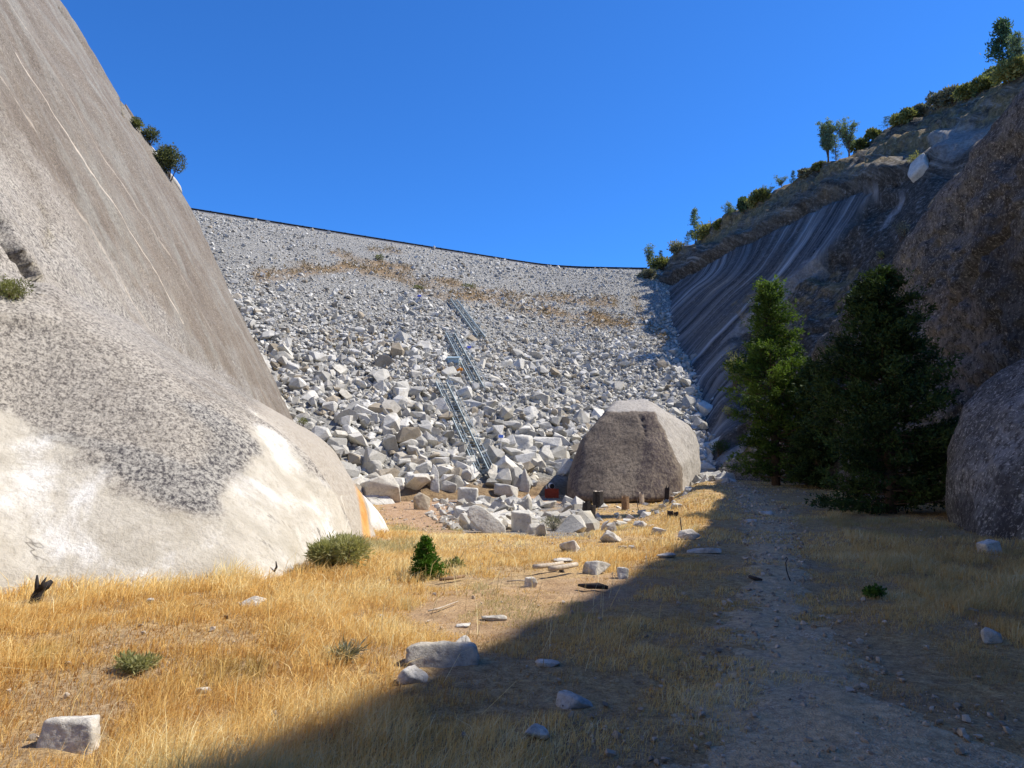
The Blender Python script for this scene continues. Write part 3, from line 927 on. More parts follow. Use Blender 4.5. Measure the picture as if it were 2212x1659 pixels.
def build_lobe():
    g = [at(*p) for p in ((2052, 1165, 19.5), (2036, 1100, 19.8), (2032, 1040, 20), (2046, 965, 20), (2082, 868, 20), (2140, 805, 20), (2212, 762, 19.5), (2260, 745, 19),
                          (2080, 1190, 17.5), (2085, 1000, 18), (2120, 1205, 16.0), (2230, 1230, 14.8), (2240, 1000, 16), (2180, 860, 18), (2400, 740, 16.5), (2600, 1350, 12.0), (2600, 800, 13), (2500, 1000, 12.6))]
    g += [Vector((15.5, 21.5, -.5)), Vector((15.5, 21.5, 3.5)), Vector((16.5, 12, -.5)), Vector((16.5, 12, 5))]
    V, F = hull_rock(g, 6, 6, 0.12, 0.8, 1.0)
    px, py = proj(V)
    j = fbm(V[:, 0] * 1.2, V[:, 1] * 1.2, V[:, 2] * 1.2, 3) * 14
    st = np.clip(inpoly(px + j, py, [(2060, 1090), (2085, 1060), (2120, 1180), (2090, 1190)]) * 0.5 + inpoly(px + j, py, [(2150, 1030), (2185, 1020), (2190, 1190), (2150, 1190)]) * 0.6, 0, 1)
    me = mesh_np('lobe', V, F, True, {'rust': np.zeros(len(V)), 'streak': st}, [M_LOBE])
    c = V.mean(axis=0); c[2] = 0
    recenter(me, c)
    return link('granite_boulder', me, label='rounded grey granite outcrop at the right edge in front of the dark cliff', cat='boulder', loc=c)
lobe = build_lobe()

# ------------------------------------------------------------------ dam embankment
def build_dam():
    xs = np.concatenate([np.linspace(-90, -50, 20), np.arange(-49, 34, 0.5), np.linspace(34, 60, 14)])
    tmax = (ZC + 1) / SL
    ts = np.concatenate([np.arange(-3, tmax, 0.5), [tmax, tmax + 1, tmax + 9, tmax + 12, tmax + 40]])
    X, T = np.meshgrid(xs, ts, indexing='ij')
    Y = Yt(X) + T
    Z = np.where(T <= tmax, Dz(X, Y), ZC)
    Z = np.where(T > tmax + 10, ZC - (T - tmax - 10) * 0.7, Z)
    P = np.stack([X, Y, Z], -1)
    px, py = proj(P)
    br = brown_mask(P, px, py)
    me = mesh_np('dam', P.reshape(-1, 3), grid_faces(*X.shape), True, {'soil': np.ones(X.size), 'gravel': (np.clip(1 - br, 0, 1) * ss(1.0, 3.5, T)).ravel()}, [M_DAM])
    return link('dam_embankment', me, label='tall sloping dam embankment faced with tumbled pale grey rock', cat='dam')

def brown_mask(P, px, py):
    j = fbm(P[..., 0] * 0.35, P[..., 2] * 0.5, 0.3, 4)
    m = ss(20, 5, polydist(px, py + j * 14, [(560, 595), (760, 580), (870, 600), (980, 645), (1100, 650), (1230, 690), (1360, 705)])) * 0.9
    m = np.maximum(m, ss(14, 4, polydist(px, py + j * 10, [(720, 545), (900, 600), (1010, 620), (1180, 645), (1330, 660)])) * 0.8)
    m = np.maximum(m, ss(8, 3, polydist(px, py + j * 5, [(800, 535), (860, 542)])) * 0.9)
    m = np.maximum(m, ss(10, 3, polydist(px, py + j * 5, [(1210, 572), (1300, 570), (1420, 562)])) * 1.0)
    m = np.maximum(m, ss(12, 4, polydist(px, py + j * 8, [(1370, 650), (1395, 700), (1440, 735)])) * 0.8)
    m = np.maximum(m, ss(16, 6, polydist(px, py + j * 8, [(600, 790), (615, 830), (608, 870)])) * 0.8)
    m = np.maximum(m, ss(12, 4, polydist(px, py + j * 8, [(955, 808), (1010, 806)])) * 0.9)
    m = np.maximum(m, ss(20, 6, polydist(px, py + j * 10, [(880, 745), (700, 735), (790, 720)])) * 0.35)
    return np.clip(m * (0.75 + 0.5 * j), 0, 1)

def make_dam_mat():
    t = NT('dam_fill')
    w = t.world()
    gr = t.ramp(t.noise(w, 4, 6, 0.8), [(0.35, (0.14, 0.135, 0.12)), (0.65, (0.46, 0.45, 0.41))])
    so = t.ramp(t.noise(w, 2, 6, 0.8), [(0.35, (0.17, 0.11, 0.06)), (0.65, (0.40, 0.28, 0.15))])
    t.color(t.mix(t.attr('gravel'), so, gr))
    t.bump(t.noise(w, 3, 6, 0.8), 1, 0.3)
    return t.m
M_DAM = make_dam_mat()
dam = build_dam()

# ------------------------------------------------------------------ ray hits
def bvh_of(o):
    me = o.data
    M = o.matrix_basis
    V = [M @ v.co for v in me.vertices]
    F = [tuple(p.vertices) for p in me.polygons]
    return BVHTree.FromPolygons(V, F)
BV = {}
def H(px, py, which=('ground', 'dam', 'wall', 'hill', 'near')):
    d = ray(px, py).normalized()
    best = None
    for k in which:
        if k not in BV:
            BV[k] = bvh_of({'ground': ground, 'dam': dam, 'wall': wall, 'hill': hill, 'near': near, 'big': big, 'lobe': lobe}[k])
        h = BV[k].ray_cast(CAM, d)
        if h[0] is not None and (best is None or h[3] < best[3]):
            best = h
    return best
def Hdown(px, py, which, step=2, n=60):
    for i in range(n):
        h = H(px, py + i * step, which)
        if h: return h[0].copy()
    raise RuntimeError('no hit %s %s' % (px, py))
def pxm(p):
    """metres per photo pixel at a point"""
    return (p.y * cp + (p.z - 1.6) * sp) / FPX

# ------------------------------------------------------------------ angular rock library
def angular(seed, npts=13, flat=0.7, box=0.75):
    r = random.Random(seed)
    bm = bmesh.new()
    for i in range(npts):
        v = Vector((r.gauss(0, 1), r.gauss(0, 1), r.gauss(0, 1))).normalized()
        m = max(abs(v.x), abs(v.y), abs(v.z))
        v = v * (1 - box) + v / m * box * 0.85
        v *= r.uniform(0.82, 1.08)
        bm.verts.new((v.x * 0.62, v.y * 0.5, v.z * 0.5 * flat))
    bmesh.ops.convex_hull(bm, input=bm.verts)
    bmesh.ops.delete(bm, geom=[v for v in bm.verts if not v.link_faces], context='VERTS')
    return bm
LIB = []
for s in range(36):
    bm = angular(100 + s, random.Random(s).randint(10, 16), random.Random(s + 50).uniform(0.55, 1.0))
    bmesh.ops.triangulate(bm, faces=bm.faces)
    bm.verts.index_update()
    LIB.append((np.array([v.co[:] for v in bm.verts]), np.array([[v.index for v in f.verts] for f in bm.faces])))
    bm.free()
BIGLIB = []
for s in range(20):
    bm = angular(300 + s, random.Random(s).randint(12, 18), random.Random(s + 90).uniform(0.6, 1.0))
    bmesh.ops.dissolve_limit(bm, angle_limit=R(9), verts=bm.verts, edges=bm.edges)
    bmesh.ops.bevel(bm, geom=list(bm.edges), offset=0.022, segments=2, affect='EDGES', profile=0.6)
    bmesh.ops.triangulate(bm, faces=bm.faces)
    me = bpy.data.meshes.new('boulder')
    bm.to_mesh(me)
    bm.free()
    me.materials.append(M_BOULD)
    BIGLIB.append(me)

def rotmats(n, tilt=0.5):
    """random yaw, limited pitch and roll"""
    a = rng.uniform(0, 2 * np.pi, n); b = rng.normal(0, tilt, n); c = rng.normal(0, tilt, n)
    ca, sa, cb, sb, cc, sc = np.cos(a), np.sin(a), np.cos(b), np.sin(b), np.cos(c), np.sin(c)
    Z = np.zeros(n); O = np.ones(n)
    Rz = np.stack([ca, -sa, Z, sa, ca, Z, Z, Z, O], -1).reshape(n, 3, 3)
    Rx = np.stack([O, Z, Z, Z, cb, -sb, Z, sb, cb], -1).reshape(n, 3, 3)
    Ry = np.stack([cc, Z, sc, Z, O, Z, -sc, Z, cc], -1).reshape(n, 3, 3)
    return Rz @ Rx @ Ry

def scatter_mesh(name, pos, size, lib, mat, tint=None, tilt=0.6):
    n = len(pos)
    Rm = rotmats(n, tilt)
    which = rng.integers(0, len(lib), n)
    tint = rng.uniform(0, 1, n) if tint is None else tint
    VV, FF, TT, base = [], [], [], 0
    for k, (lv, lf) in enumerate(lib):
        idx = np.where(which == k)[0]
        if not len(idx): continue
        v = np.einsum('nij,vj->nvi', Rm[idx], lv) * size[idx][:, None, None] + pos[idx][:, None, :]
        f = lf[None] + (np.arange(len(idx)) * len(lv))[:, None, None] + base
        VV.append(v.reshape(-1, 3)); FF.append(f.reshape(-1, 3)); TT.append(np.repeat(tint[idx], len(lv)))
        base += len(idx) * len(lv)
    return mesh_np(name, np.concatenate(VV), np.concatenate(FF), False, {'tint': np.concatenate(TT)}, [mat])

# ------------------------------------------------------------------ rockfill
def build_rockfill():
    P, SZ = [], []
    nd = np.array([0.2, -0.48, 0.85]); nd /= np.linalg.norm(nd)
    for layer, (spacing, lo, hi, keep) in enumerate(((1.25, 0.9, 1.9, 0.72), (0.70, 0.55, 1.15, 0.9), (0.38, 0.32, 0.72, 0.95))):
        tmax = (ZC + 1) / SL
        xs = np.arange(-52, 32, spacing)
        ts = np.arange(-1.0, tmax + 0.4, spacing * 0.85)
        X, T = np.meshgrid(xs, ts, indexing='ij')
        X = (X + rng.uniform(-.5, .5, X.shape) * spacing).ravel()
        T = (T + rng.uniform(-.5, .5, T.shape) * spacing).ravel()
        Y = Yt(X) + T
        h = T / tmax
        Z = Dz(X, Y)
        pos = np.stack([X, Y, Z], -1)
        px, py = proj(pos)
        # rocks get smaller towards the crest, in patches
        patch = fbm(X * 0.10, T * 0.16, 2.0, 3)
        coarse = np.interp(h, [0, 0.15, 0.35, 0.55, 0.8, 1], [1.10, 0.96, 0.70, 0.46, 0.35, 0.32]) * (1 + 0.28 * patch)
        size = rng.uniform(0, 1, len(X)) ** 1.8 * (hi - lo) + lo
        size = size * coarse * 1.1
        br = brown_mask(pos, px, py)
        k = rng.uniform(0, 1, len(X)) < keep
        k &= rng.uniform(0, 1, len(X)) > br * 0.6
        k &= (px > 250) & (px < 1640) & (py > 380) & (py < 1130)
        k &= ~((T < 1.2 + 1.2 * patch) & (px > 820))
        k &= ~((px > 1160) & (px < 1225) & (py > 1020))
        if layer == 0:
            k &= (size > 0.45)
        if layer == 2:
            k &= (h > 0.25) | (rng.uniform(0, 1, len(X)) < 0.45)
            k &= (h < 0.98)
        pos = pos + nd * (size * rng.uniform(-0.12, 0.26, len(X)))[:, None]
        P.append(pos[k]); SZ.append(size[k])
    return np.concatenate(P), np.concatenate(SZ)
RP, RS = build_rockfill()
# hidden behind the walls? test a sample ray to each of the larger stones
pxr, pyr = proj(RP)
wpix = RS / ((RP[:, 1] * cp) / FPX)
order = np.argsort(-wpix)
# keep out of the way of the stairs
def stairs_lines():
    return [((952, 838), (1046, 1036)), ((972, 730), (1034, 845)), ((980, 656), (1040, 735))]
near_st = np.full(len(RP), 1e9)
for a, b in stairs_lines():
    near_st = np.minimum(near_st, polydist(pxr, pyr, [a, b]))
def visible(p, which):
    d = (Vector(p) - CAM); L = d.length
    for k in which:
        if k not in BV: H(0, 0, (k,))
        h = BV[k].ray_cast(CAM, d.normalized())
        if h[0] is not None and h[3] < L - 0.5: return False
    return True
chosen = []
for i in order:
    if len(chosen) >= 235: break
    if not (420 < pxr[i] < 1560 and pyr[i] < 1085): continue
    if near_st[i] < 26 and RS[i] > 0.9: continue
    if not visible(RP[i], ('wall', 'big', 'near', 'hill')): continue
    chosen.append(i)
chosen = set(chosen)
def boulder_label(px, py, s):
    sz = 'large' if s > 1.9 else 'medium'
    if py > 985: where = 'at the dam toe left of the stairs' if px < 1000 else 'at the dam toe right of the stairs'
    elif px < 760: where = 'in the rockfill close to the left cliff'
    elif px < 950: where = 'in the rockfill left of the lowest stairs'
    elif px < 1230: where = 'in the rockfill right of the lowest stairs'
    elif py < 880: where = 'in the rockfill above the huge boulder'
    else: where = 'in the rockfill beside the huge boulder'
    return '%s pale angular block %s' % (sz, where)
lr = random.Random(5)
for i in sorted(chosen):
    me = BIGLIB[lr.randrange(len(BIGLIB))]
    o = link('rockfill_block', me, label=boulder_label(pxr[i], pyr[i], RS[i]), cat='rock', group='large blocks in the rockfill slope', loc=RP[i])
    o.rotation_euler = (lr.gauss(0, .5), lr.gauss(0, .5), lr.uniform(0, 6.28))
    s = RS[i] * 1.15
    o.scale = (s * lr.uniform(.9, 1.1), s * lr.uniform(.9, 1.1), s * lr.uniform(.85, 1.1))
mask = np.ones(len(RP), bool)
mask[list(chosen)] = False
mask &= ~((near_st < 16) & (RS > 1.0))
rub = scatter_mesh('rubble', RP[mask], RS[mask], LIB, M_RUBBLE)
rub_o = link('rubble', rub, label='countless tumbled pale grey rocks covering the dam face', cat='rubble', kind='stuff')

# gully rubble and toe rubble
def gully():
    n = 5200
    X = rng.uniform(-14, 12, n); Y = rng.uniform(24, 60, n)
    Z = Gz(X, Y)
    pos = np.stack([X, Y, Z], -1)
    px, py = proj(pos)
    d1 = inpoly(px, py, [(1000, 1095), (1110, 1082), (1250, 1088), (1270, 1150), (1200, 1168), (1120, 1150), (1000, 1150)])
    d2 = inpoly(px, py, [(860, 1060), (1000, 1060), (1100, 1075), (1200, 1075), (1160, 1040), (840, 1030), (800, 1045)])
    d3 = inpoly(px, py, [(880, 1080), (1010, 1085), (1020, 1150), (960, 1145)])
    d4 = inpoly(px, py, [(1250, 1090), (1450, 1060), (1500, 1060), (1340, 1180), (1250, 1200)])
    u = rng.uniform(0, 1, n)
    rb = (px > 1165) & (px < 1222) & (py > 1040)
    d1 &= ~rb; d2 &= ~rb
    k = (d1 & (u < 0.9)) | (d2 & (u < 0.12)) | (d3 & (u < 0.5)) | (d4 & (u < 0.12))
    size = rng.uniform(0, 1, n) ** 2.2 * 0.75 + 0.12
    size = np.where(d1, size * 1.25, size * 0.7)
    pos[:, 2] += size * 0.12
    return pos[k], size[k]
gp, gs = gully()
# crevice between the boulder and right slabs
n = 900
X = rng.uniform(13, 20, n); Y = rng.uniform(46, 66, n)
pz = np.stack([X, Y, np.maximum(Gz(X, Y), Dz(X, Y))], -1)
cx, cy = proj(pz)
k = (cx > 1480) & (cx < 1570) & (cy > 820) & (cy < 1045)
cs = rng.uniform(0.4, 1.3, n)
gp = np.concatenate([gp, pz[k]]); gs = np.concatenate([gs, cs[k]])
link('loose_stones', scatter_mesh('loose_stones', gp, gs, LIB, M_RUBBLE), label='loose pale stones strewn in the gully below the dam', cat='stones', kind='stuff')

# pebbles on the meadow and the path
n = 90000
X = rng.uniform(-8, 14, n); Y = 2.5 + 45 * rng.uniform(0, 1, n) ** 1.9
pd = path_dist(X, Y)
u = rng.uniform(0, 1, n)
k = ((pd < 1.1) & (u < 0.85)) | ((pd >= 1.1) & (u < 0.05)) | ((Y < 5.2) & (X > 0.3) & (u < 0.8))
X, Y = X[k], Y[k]
size = (rng.uniform(0, 1, len(X)) ** 6 * 0.05 + 0.012) * (0.7 + Y * 0.05)
pos = np.stack([X, Y, Gz(X, Y) + 0.012 + size * 0.1], -1)
link('gravel', scatter_mesh('gravel', pos, size, LIB[:14], make_rock_mat('path_gravel', True, (0.24, 0.195, 0.15), (0.62, 0.53, 0.43), (0.44, 0.33, 0.22))), label='grey gravel scattered over the trail and meadow', cat='gravel', kind='stuff')

# ------------------------------------------------------------------ single stones
ROCKM = {'field': M_FIELD, 'pale': M_BOULD}
EXC = []
def stone(px, py, w, h, label, seed, mat='field', flat=False, yaw=None, depth_f=0.8, tilt=0.0, sub=4, group=None, sink=0.25, cat='rock', box=0.8, outline=None):
    """px,py: middle of its foot in the photo; w,h in photo pixels; outline: face corners measured from that foot"""
    b = H(px, py, ('ground', 'dam'))[0]
    m = pxm(b) * (1 if outline or mat == 'pale' else .85)
    W, Hh = w * m, h * m
    r = random.Random(seed)
    pts = []
    if outline:
        for (dx, dy) in outline:
            for k in (0, 1):
                ins = 1 - .12 * k * r.uniform(0.3, 1.6)
                pts.append(Vector((dx * m * ins, (k - .5) * W * depth_f * r.uniform(.85, 1.1) + max(dy, 0) * m * .4 * (1 - k * .3), (dy * m) * (ins if dy > 5 else 1) - (.06 if dy <= 5 else 0))))
        V, F = hull_rock(pts, max(sub, 5), 1, W * 0.018, 3.0 / W, seed)
    else:
        if box >= .9:
            for sx in (-1, 1):
                for sy in (-1, 1):
                    for sz in (-1, 1):
                        pts.append(Vector((sx * W / 2 * r.uniform(.72, 1), sy * W / 2 * depth_f * r.uniform(.75, 1), sz * Hh * (.5 + sink) * r.uniform(.75, 1))))
            for i in range(4):
                pts.append(Vector((r.uniform(-.5, .5) * W, r.uniform(-.5, .5) * W * depth_f, r.uniform(.3, .5 + sink) * Hh)))
        else:
            for i in range(14):
                v = Vector((r.gauss(0, 1), r.gauss(0, 1), r.gauss(0, 1))).normalized()
                mx = max(abs(v.x), abs(v.y), abs(v.z))
                v = v * (1 - box) + v / mx * box
                v *= r.uniform(.8, 1.08)
                pts.append(Vector((v.x * W / 2, v.y * W / 2 * depth_f, v.z * Hh * (0.5 + sink))))
        V, F = hull_rock(pts, max(sub, 5), 2 if box > .6 else 5, W * 0.02, 3.2 / W, seed)
        V[:, 2] += Hh * (0.5 - sink * 0.5)
    V += (0.006 * W * fbm(V[:, 0] * 14 / W, V[:, 1] * 14 / W, V[:, 2] * 14 / W, 3))[:, None]
    me = mesh_np('rock', V, F, False, None, [ROCKM[mat]])
    for p_ in me.polygons: p_.use_smooth = True
    o = link('rock', me, label=label, cat=cat, group=group, loc=b + Vector((0, W / 2 * depth_f * 0.8, 0)))
    o.rotation_euler = (0, tilt, (r.uniform(-.25, .25) if yaw is None else yaw))
    EXC.append((b.x, b.y + W * depth_f * .2, W * .52, W * (.35 * depth_f + .25)))
    return o
stones = [
    (135, 1622, 122, 60, 'square speckled white and grey granite block in the grass at the bottom left', 1, dict(depth_f=.5, yaw=0.0, outline=[(-68, -14), (-56, 56), (-48, 60), (44, 60), (54, 50), (60, 24), (56, -6), (40, -14)])),
    (955, 1440, 160, 40, 'long flat-topped pale granite slab on the edge of the shadow', 2, dict(depth_f=.4, yaw=0, outline=[(-82, 8), (-80, 38), (-62, 44), (60, 44), (76, 40), (82, 14), (70, -6), (0, -10), (-60, -2)])),
    (888, 1478, 84, 34, 'low pale rock just in front of the long slab, half in shadow', 3, dict(tilt=.18)),
    (1238, 1530, 108, 26, 'broad low bluish-white rock lying in the shaded grass', 4, dict(tilt=.05, sub=5)),
    (1157, 1604, 76, 34, 'rounded pale rock with dark roots over it near the bottom edge', 5, dict(box=.4, sub=5)),
    (1184, 1442, 70, 14, 'thin flat stone sunk in the shaded grass right of the long slab', 6, {}),
    (2152, 1392, 56, 38, 'pale lumpy boulder alone in the shaded grass at right', 7, dict(box=.5)),
    (2148, 1196, 52, 28, 'squared grey block below the rounded grey outcrop at right', 8, dict(box=1, tilt=-.15)),
    (2108, 1325, 30, 10, 'small flat grey stone above the lumpy boulder at right', 9, {}),
    (540, 1312, 58, 24, 'weathered tan rock in the tall golden grass at left', 10, {}),
    (322, 1304, 26, 13, 'small brown rounded stone in front of the white granite foot', 11, dict(box=.4)),
    (822, 1338, 17, 12, 'small bright white stone alone in the golden grass', 12, {}),
    (1066, 1342, 76, 13, 'long thin whitish stone flush with the sunny meadow', 13, dict(depth_f=.4)),
    (1000, 1356, 40, 7, 'flat sliver of stone left of the long thin stone', 14, {}),
    (998, 1397, 50, 22, 'pinkish grassy rock right behind the long flat slab', 15, dict(box=.5)),
    (592, 1556, 30, 18, 'jagged white stone in the grass left of the shadow edge', 16, {}),
    (436, 1502, 42, 14, 'cream stone with a cracked end in the left meadow', 17, {}),
    (404, 1536, 22, 9, 'tiny pale stone below the cream stone in the left meadow', 18, {}),
    (420, 1590, 26, 10, 'flat white chip of stone beside the bottom left grass', 19, {}),
    (1147, 1269, 38, 22, 'two-toned white stone in front of the fallen logs', 20, {}),
    (1292, 1243, 92, 30, 'broad brown-grey boulder right of the fallen logs', 21, dict(sub=5, box=.7)),
    (1343, 1251, 46, 26, 'blue-grey stone at the shadow edge beside the broad boulder', 22, dict(box=.6)),
    (1492, 1167, 62, 24, 'smooth low tan boulder at the foot of the iron stake', 23, dict(box=.4)),
    (1232, 1192, 56, 28, 'cream wedge of rock in the grass below the gully', 24, {}),
    (1218, 1215, 50, 9, 'thin pale ledge of stone in front of the cream wedge', 25, {}),
    (1322, 1152, 32, 26, 'white-faced block on the bank below the stumps', 26, {}),
    (1318, 1172, 60, 26, 'dark slanting rock under the white-faced block', 27, dict(tilt=.3)),
    (1298, 1148, 14, 34, 'pale narrow stone tilted upright on the bank', 28, dict(tilt=.5)),
    (1345, 1190, 26, 12, 'pair-sized white stone on the lower bank grass', 29, {}),
    (1366, 1186, 20, 8, 'small white stone right of the bank grass stone', 30, {}),
    (1462, 1098, 40, 12, 'grey flat rock behind the burnt post on the berm', 31, {}),
    (1520, 1196, 96, 14, 'dark flat rock ledge in the shade on the meadow', 32, dict(depth_f=.4)),
    (1440, 1206, 60, 12, 'low grey ledge where the shadow meets the meadow', 33, {}),
    (1660, 1112, 40, 8, 'flat bluish stone set in the far part of the trail', 34, {}),
    (1625, 1128, 34, 7, 'flat grey stone at the left edge of the far trail', 35, {}),
    (1385, 1140, 40, 16, 'weathered white rock in the bank weeds', 36, {}),
    (1425, 1155, 44, 18, 'pale stone among feathery weeds on the bank', 37, {}),
    (1052, 1152, 96, 66, 'long white slab of rock sloping down into the gully', 40, dict(mat='pale', depth_f=.35, yaw=0, outline=[(-44, 34), (-42, 52), (-30, 60), (-14, 56), (26, 28), (42, 12), (40, -4), (10, -4), (-20, 8)])),
    (1126, 1150, 46, 42, 'upright pale block right of the long white slab', 41, dict(mat='pale', box=.9)),
    (1152, 1154, 34, 24, 'round grey stone at the bottom of the gully', 42, dict(mat='pale', box=.5)),
    (1135, 1112, 32, 36, 'beige upright block standing above the gully', 43, dict(mat='pale')),
    (1196, 1132, 50, 26, 'wide beige stone at the right side of the gully', 44, dict(mat='pale')),
    (1170, 1158, 34, 26, 'pale wedge leaning at the foot of the gully stones', 45, dict(mat='pale')),
    (1185, 1098, 40, 15, 'flat white stone on the far rim of the gully', 46, dict(mat='pale')),
    (1030, 1128, 24, 22, 'grey block just left of the long white slab', 47, dict(mat='pale')),
    (938, 1062, 22, 60, 'tall thin white slab standing on end at the dam toe', 50, dict(mat='pale', depth_f=.9, yaw=0, outline=[(-10, -2), (-10, 40), (-6, 60), (0, 56), (8, 40), (11, 10), (11, -2)])),
    (802, 1032, 46, 38, 'tan wedge-shaped block next to the left cliff', 51, dict(mat='pale', box=.6)),
    (1092, 1074, 54, 32, 'white boulder right below the lowest stairs', 52, dict(mat='pale', box=.8)),
    (1132, 1062, 30, 46, 'egg-shaped upright white block right of the stair foot', 53, dict(mat='pale', box=.5)),
    (1010, 1086, 46, 30, 'squared olive-grey block in front of the stair foot', 54, dict(mat='pale', box=1)),
    (908, 1102, 40, 34, 'white jagged block on the brown soil slope', 55, dict(mat='pale')),
    (1044, 1086, 26, 14, 'small beige block right of the squared olive-grey one', 56, dict(mat='pale')),
    (1125, 975, 58, 34, 'broad rounded white block near the solar panel pole', 57, dict(mat='pale', box=.6)),
    (968, 1062, 40, 30, 'angular grey block between thin slab and stair foot', 58, dict(mat='pale')),
    (880, 1052, 40, 32, 'pointed white block above the jagged one at the dam toe', 59, dict(mat='pale')),
]
for px, py, w, h, lab, sd, kw in stones:
    stone(px, py, w, h, lab, sd, **kw)

# ------------------------------------------------------------------ tubes, boxes, wood
class MB:
    def __init__(self): self.V, self.F = [], []
    def tube(self, pts, rad, seg=8, cap=True, rough=0.0):
        pts = [Vector(p) for p in pts]
        rad = rad if isinstance(rad, (list, tuple)) else [rad] * len(pts)
        b = len(self.V)
        up = Vector((0, 0, 1))
        prev = None
        for i, p in enumerate(pts):
            d = (pts[min(i + 1, len(pts) - 1)] - pts[max(i - 1, 0)]).normalized()
            if prev is None:
                a = d.cross(up if abs(d.z) < .9 else Vector((1, 0, 0))).normalized()
            else:
                a = (prev - d * prev.dot(d)).normalized()
            prev = a
            c = d.cross(a)
            for k in range(seg):
                t = 2 * math.pi * k / seg
                rr = rad[i] * (1 + (random.uniform(-rough, rough) if rough else 0))
                self.V.append(p + (a * math.cos(t) + c * math.sin(t)) * rr)
        for i in range(len(pts) - 1):
            for k in range(seg):
                q = b + i * seg
                self.F.append((q + k, q + (k + 1) % seg, q + seg + (k + 1) % seg, q + seg + k))
        if cap:
            self.F.append(tuple(b + k for k in range(seg))[::-1])
            self.F.append(tuple(b + (len(pts) - 1) * seg + k for k in range(seg)))
        return self
    def box(self, c, size, axes=None):
        c = Vector(c)
        ax = axes or (Vector((1, 0, 0)), Vector((0, 1, 0)), Vector((0, 0, 1)))
        b = len(self.V)
        for sx in (-1, 1):
            for sy in (-1, 1):
                for sz in (-1, 1):
                    self.V.append(c + ax[0] * sx * size[0] / 2 + ax[1] * sy * size[1] / 2 + ax[2] * sz * size[2] / 2)
        for f in ((0, 1, 3, 2), (4, 6, 7, 5), (0, 4, 5, 1), (2, 3, 7, 6), (0, 2, 6, 4), (1, 5, 7, 3)):
            self.F.append(tuple(b + i for i in f))
        return self
    def mesh(self, name, mat, origin=(0, 0, 0), smooth=False):
        me = bpy.data.meshes.new(name)
        o = Vector(origin)
        me.from_pydata([tuple(v - o) for v in self.V], [], self.F)
        me.materials.append(mat)
        if smooth:
            for p in me.polygons: p.use_smooth = True
        me.update()
        return me
def empty(name, loc, label, cat, group=None):
    o = bpy.data.objects.new(name, None)
    COL.objects.link(o)
    o.location = loc
    o.empty_display_size = 0.2
    o['label'] = label; o['category'] = cat
    if group: o['group'] = group
    return o
def one(name, mb, mat, loc, label, cat, group=None, smooth=False):
    return link(name, mb.mesh(name, mat, loc, smooth), label=label, cat=cat, group=group, loc=loc)

# ---------------- metal stairs up the dam
def stairs(a, b, label, width):
    A = H(*b, ('dam',))[0] + Vector((0, 0, 0.35))      # foot
    B = H(*a, ('dam',))[0] + Vector((0, 0, 0.5))      # head
    root = empty('metal_staircase', A, label, 'staircase', 'metal stairs up the rockfill')
    d = (B - A); L = d.length; d.normalize()
    side = d.cross(Vector((0, 0, 1))).normalized()
    up = side.cross(d).normalized()
    if up.z < 0: up = -up
    def part(name, mb, mat): return link(name, mb.mesh(name, mat, A), root)
    for s in (-1, 1):
        o = side * s * width / 2
        mb = MB(); mb.box((A + B) / 2 + o, (0.07, L, 0.24), (side, d, up))
        part('stringer', mb, M_STEEL)
        mb = MB()
        mb.tube([A + o + up * 0.8, B + o + up * 0.8], 0.024, 6)
        mb.tube([A + o + up * 0.42, B + o + up * 0.42], 0.017, 6)
        part('handrail', mb, M_STEEL)
        n = max(3, int(L / 1.9))
        for i in range(n + 1):
            p = A + d * (L * i / n) + o
            mb = MB(); mb.tube([p, p + up * 0.8], 0.02, 6)
            part('baluster_post', mb, M_STEEL)
            if i % 2 == 0:
                mb = MB(); mb.tube([p - up * .1, p + Vector((0, 0, -1.3))], 0.035, 6)
                part('support_leg', mb, M_STEEL)
    fw = Vector((d.x, d.y, 0)).normalized()
    n = min(46, int(L / 0.42))
    for i in range(n):
        p = A + d * (L * (i + .5) / n)
        mb = MB()
        for k in range(3):
            mb.box(p + fw * (k - 1) * 0.09, (width - .1, 0.06, 0.035), (side, fw, Vector((0, 0, 1))))
        part('tread', mb, M_GRATE)
stairs((953, 838), (1046, 1036), 'lowest and widest of the three grey metal stair flights on the rockfill', 1.0)
stairs((972, 730), (1034, 845), 'middle grey metal stair flight passing the pale blue metal box', 1.0)
stairs((980, 656), (1040, 735), 'topmost and farthest grey metal stair flight below the brown strip', .9)

# ---------------- blue box by the middle stairs
b = H(979, 790, ('dam',))[0]; m = pxm(b)
root = empty('utility_box', b, 'pale blue-grey sheet metal box left of the middle stairs', 'utility box')
W = 24 * m
mb = MB(); mb.box(b + Vector((0, .3, .55)), (W, .8, .5)); body = link('cabinet', mb.mesh('cabinet', M_BOX, b), root)
mb = MB(); mb.box(b + Vector((0, .25, .85)), (W * 1.12, 1.0, .09), (Vector((1, 0, 0)), Vector((0, .97, .24)), Vector((0, -.24, .97)))); link('lid', mb.mesh('lid', M_BOX, b), root)
for sx in (-1, 1):
    mb = MB(); mb.box(b + Vector((sx * W * .42, .3, .1)), (.08, .6, .5)); link('leg', mb.mesh('leg', M_STEEL, b), root)
# orange bag
b = H(995, 806, ('dam',))[0] + Vector((0, 0, .1))
pts = [Vector((random.uniform(-.42, .42), random.uniform(-.25, .25), random.uniform(0, .42))) for _ in range(18)]
V, F = hull_rock(pts, 3, 3, 0.05, 3, 2)
link('orange_bag', mesh_np('orange_bag', V, F, True, None, [M_ORANGE]), label='crumpled orange bag beside the middle stairs under the metal box', cat='bag', loc=b)

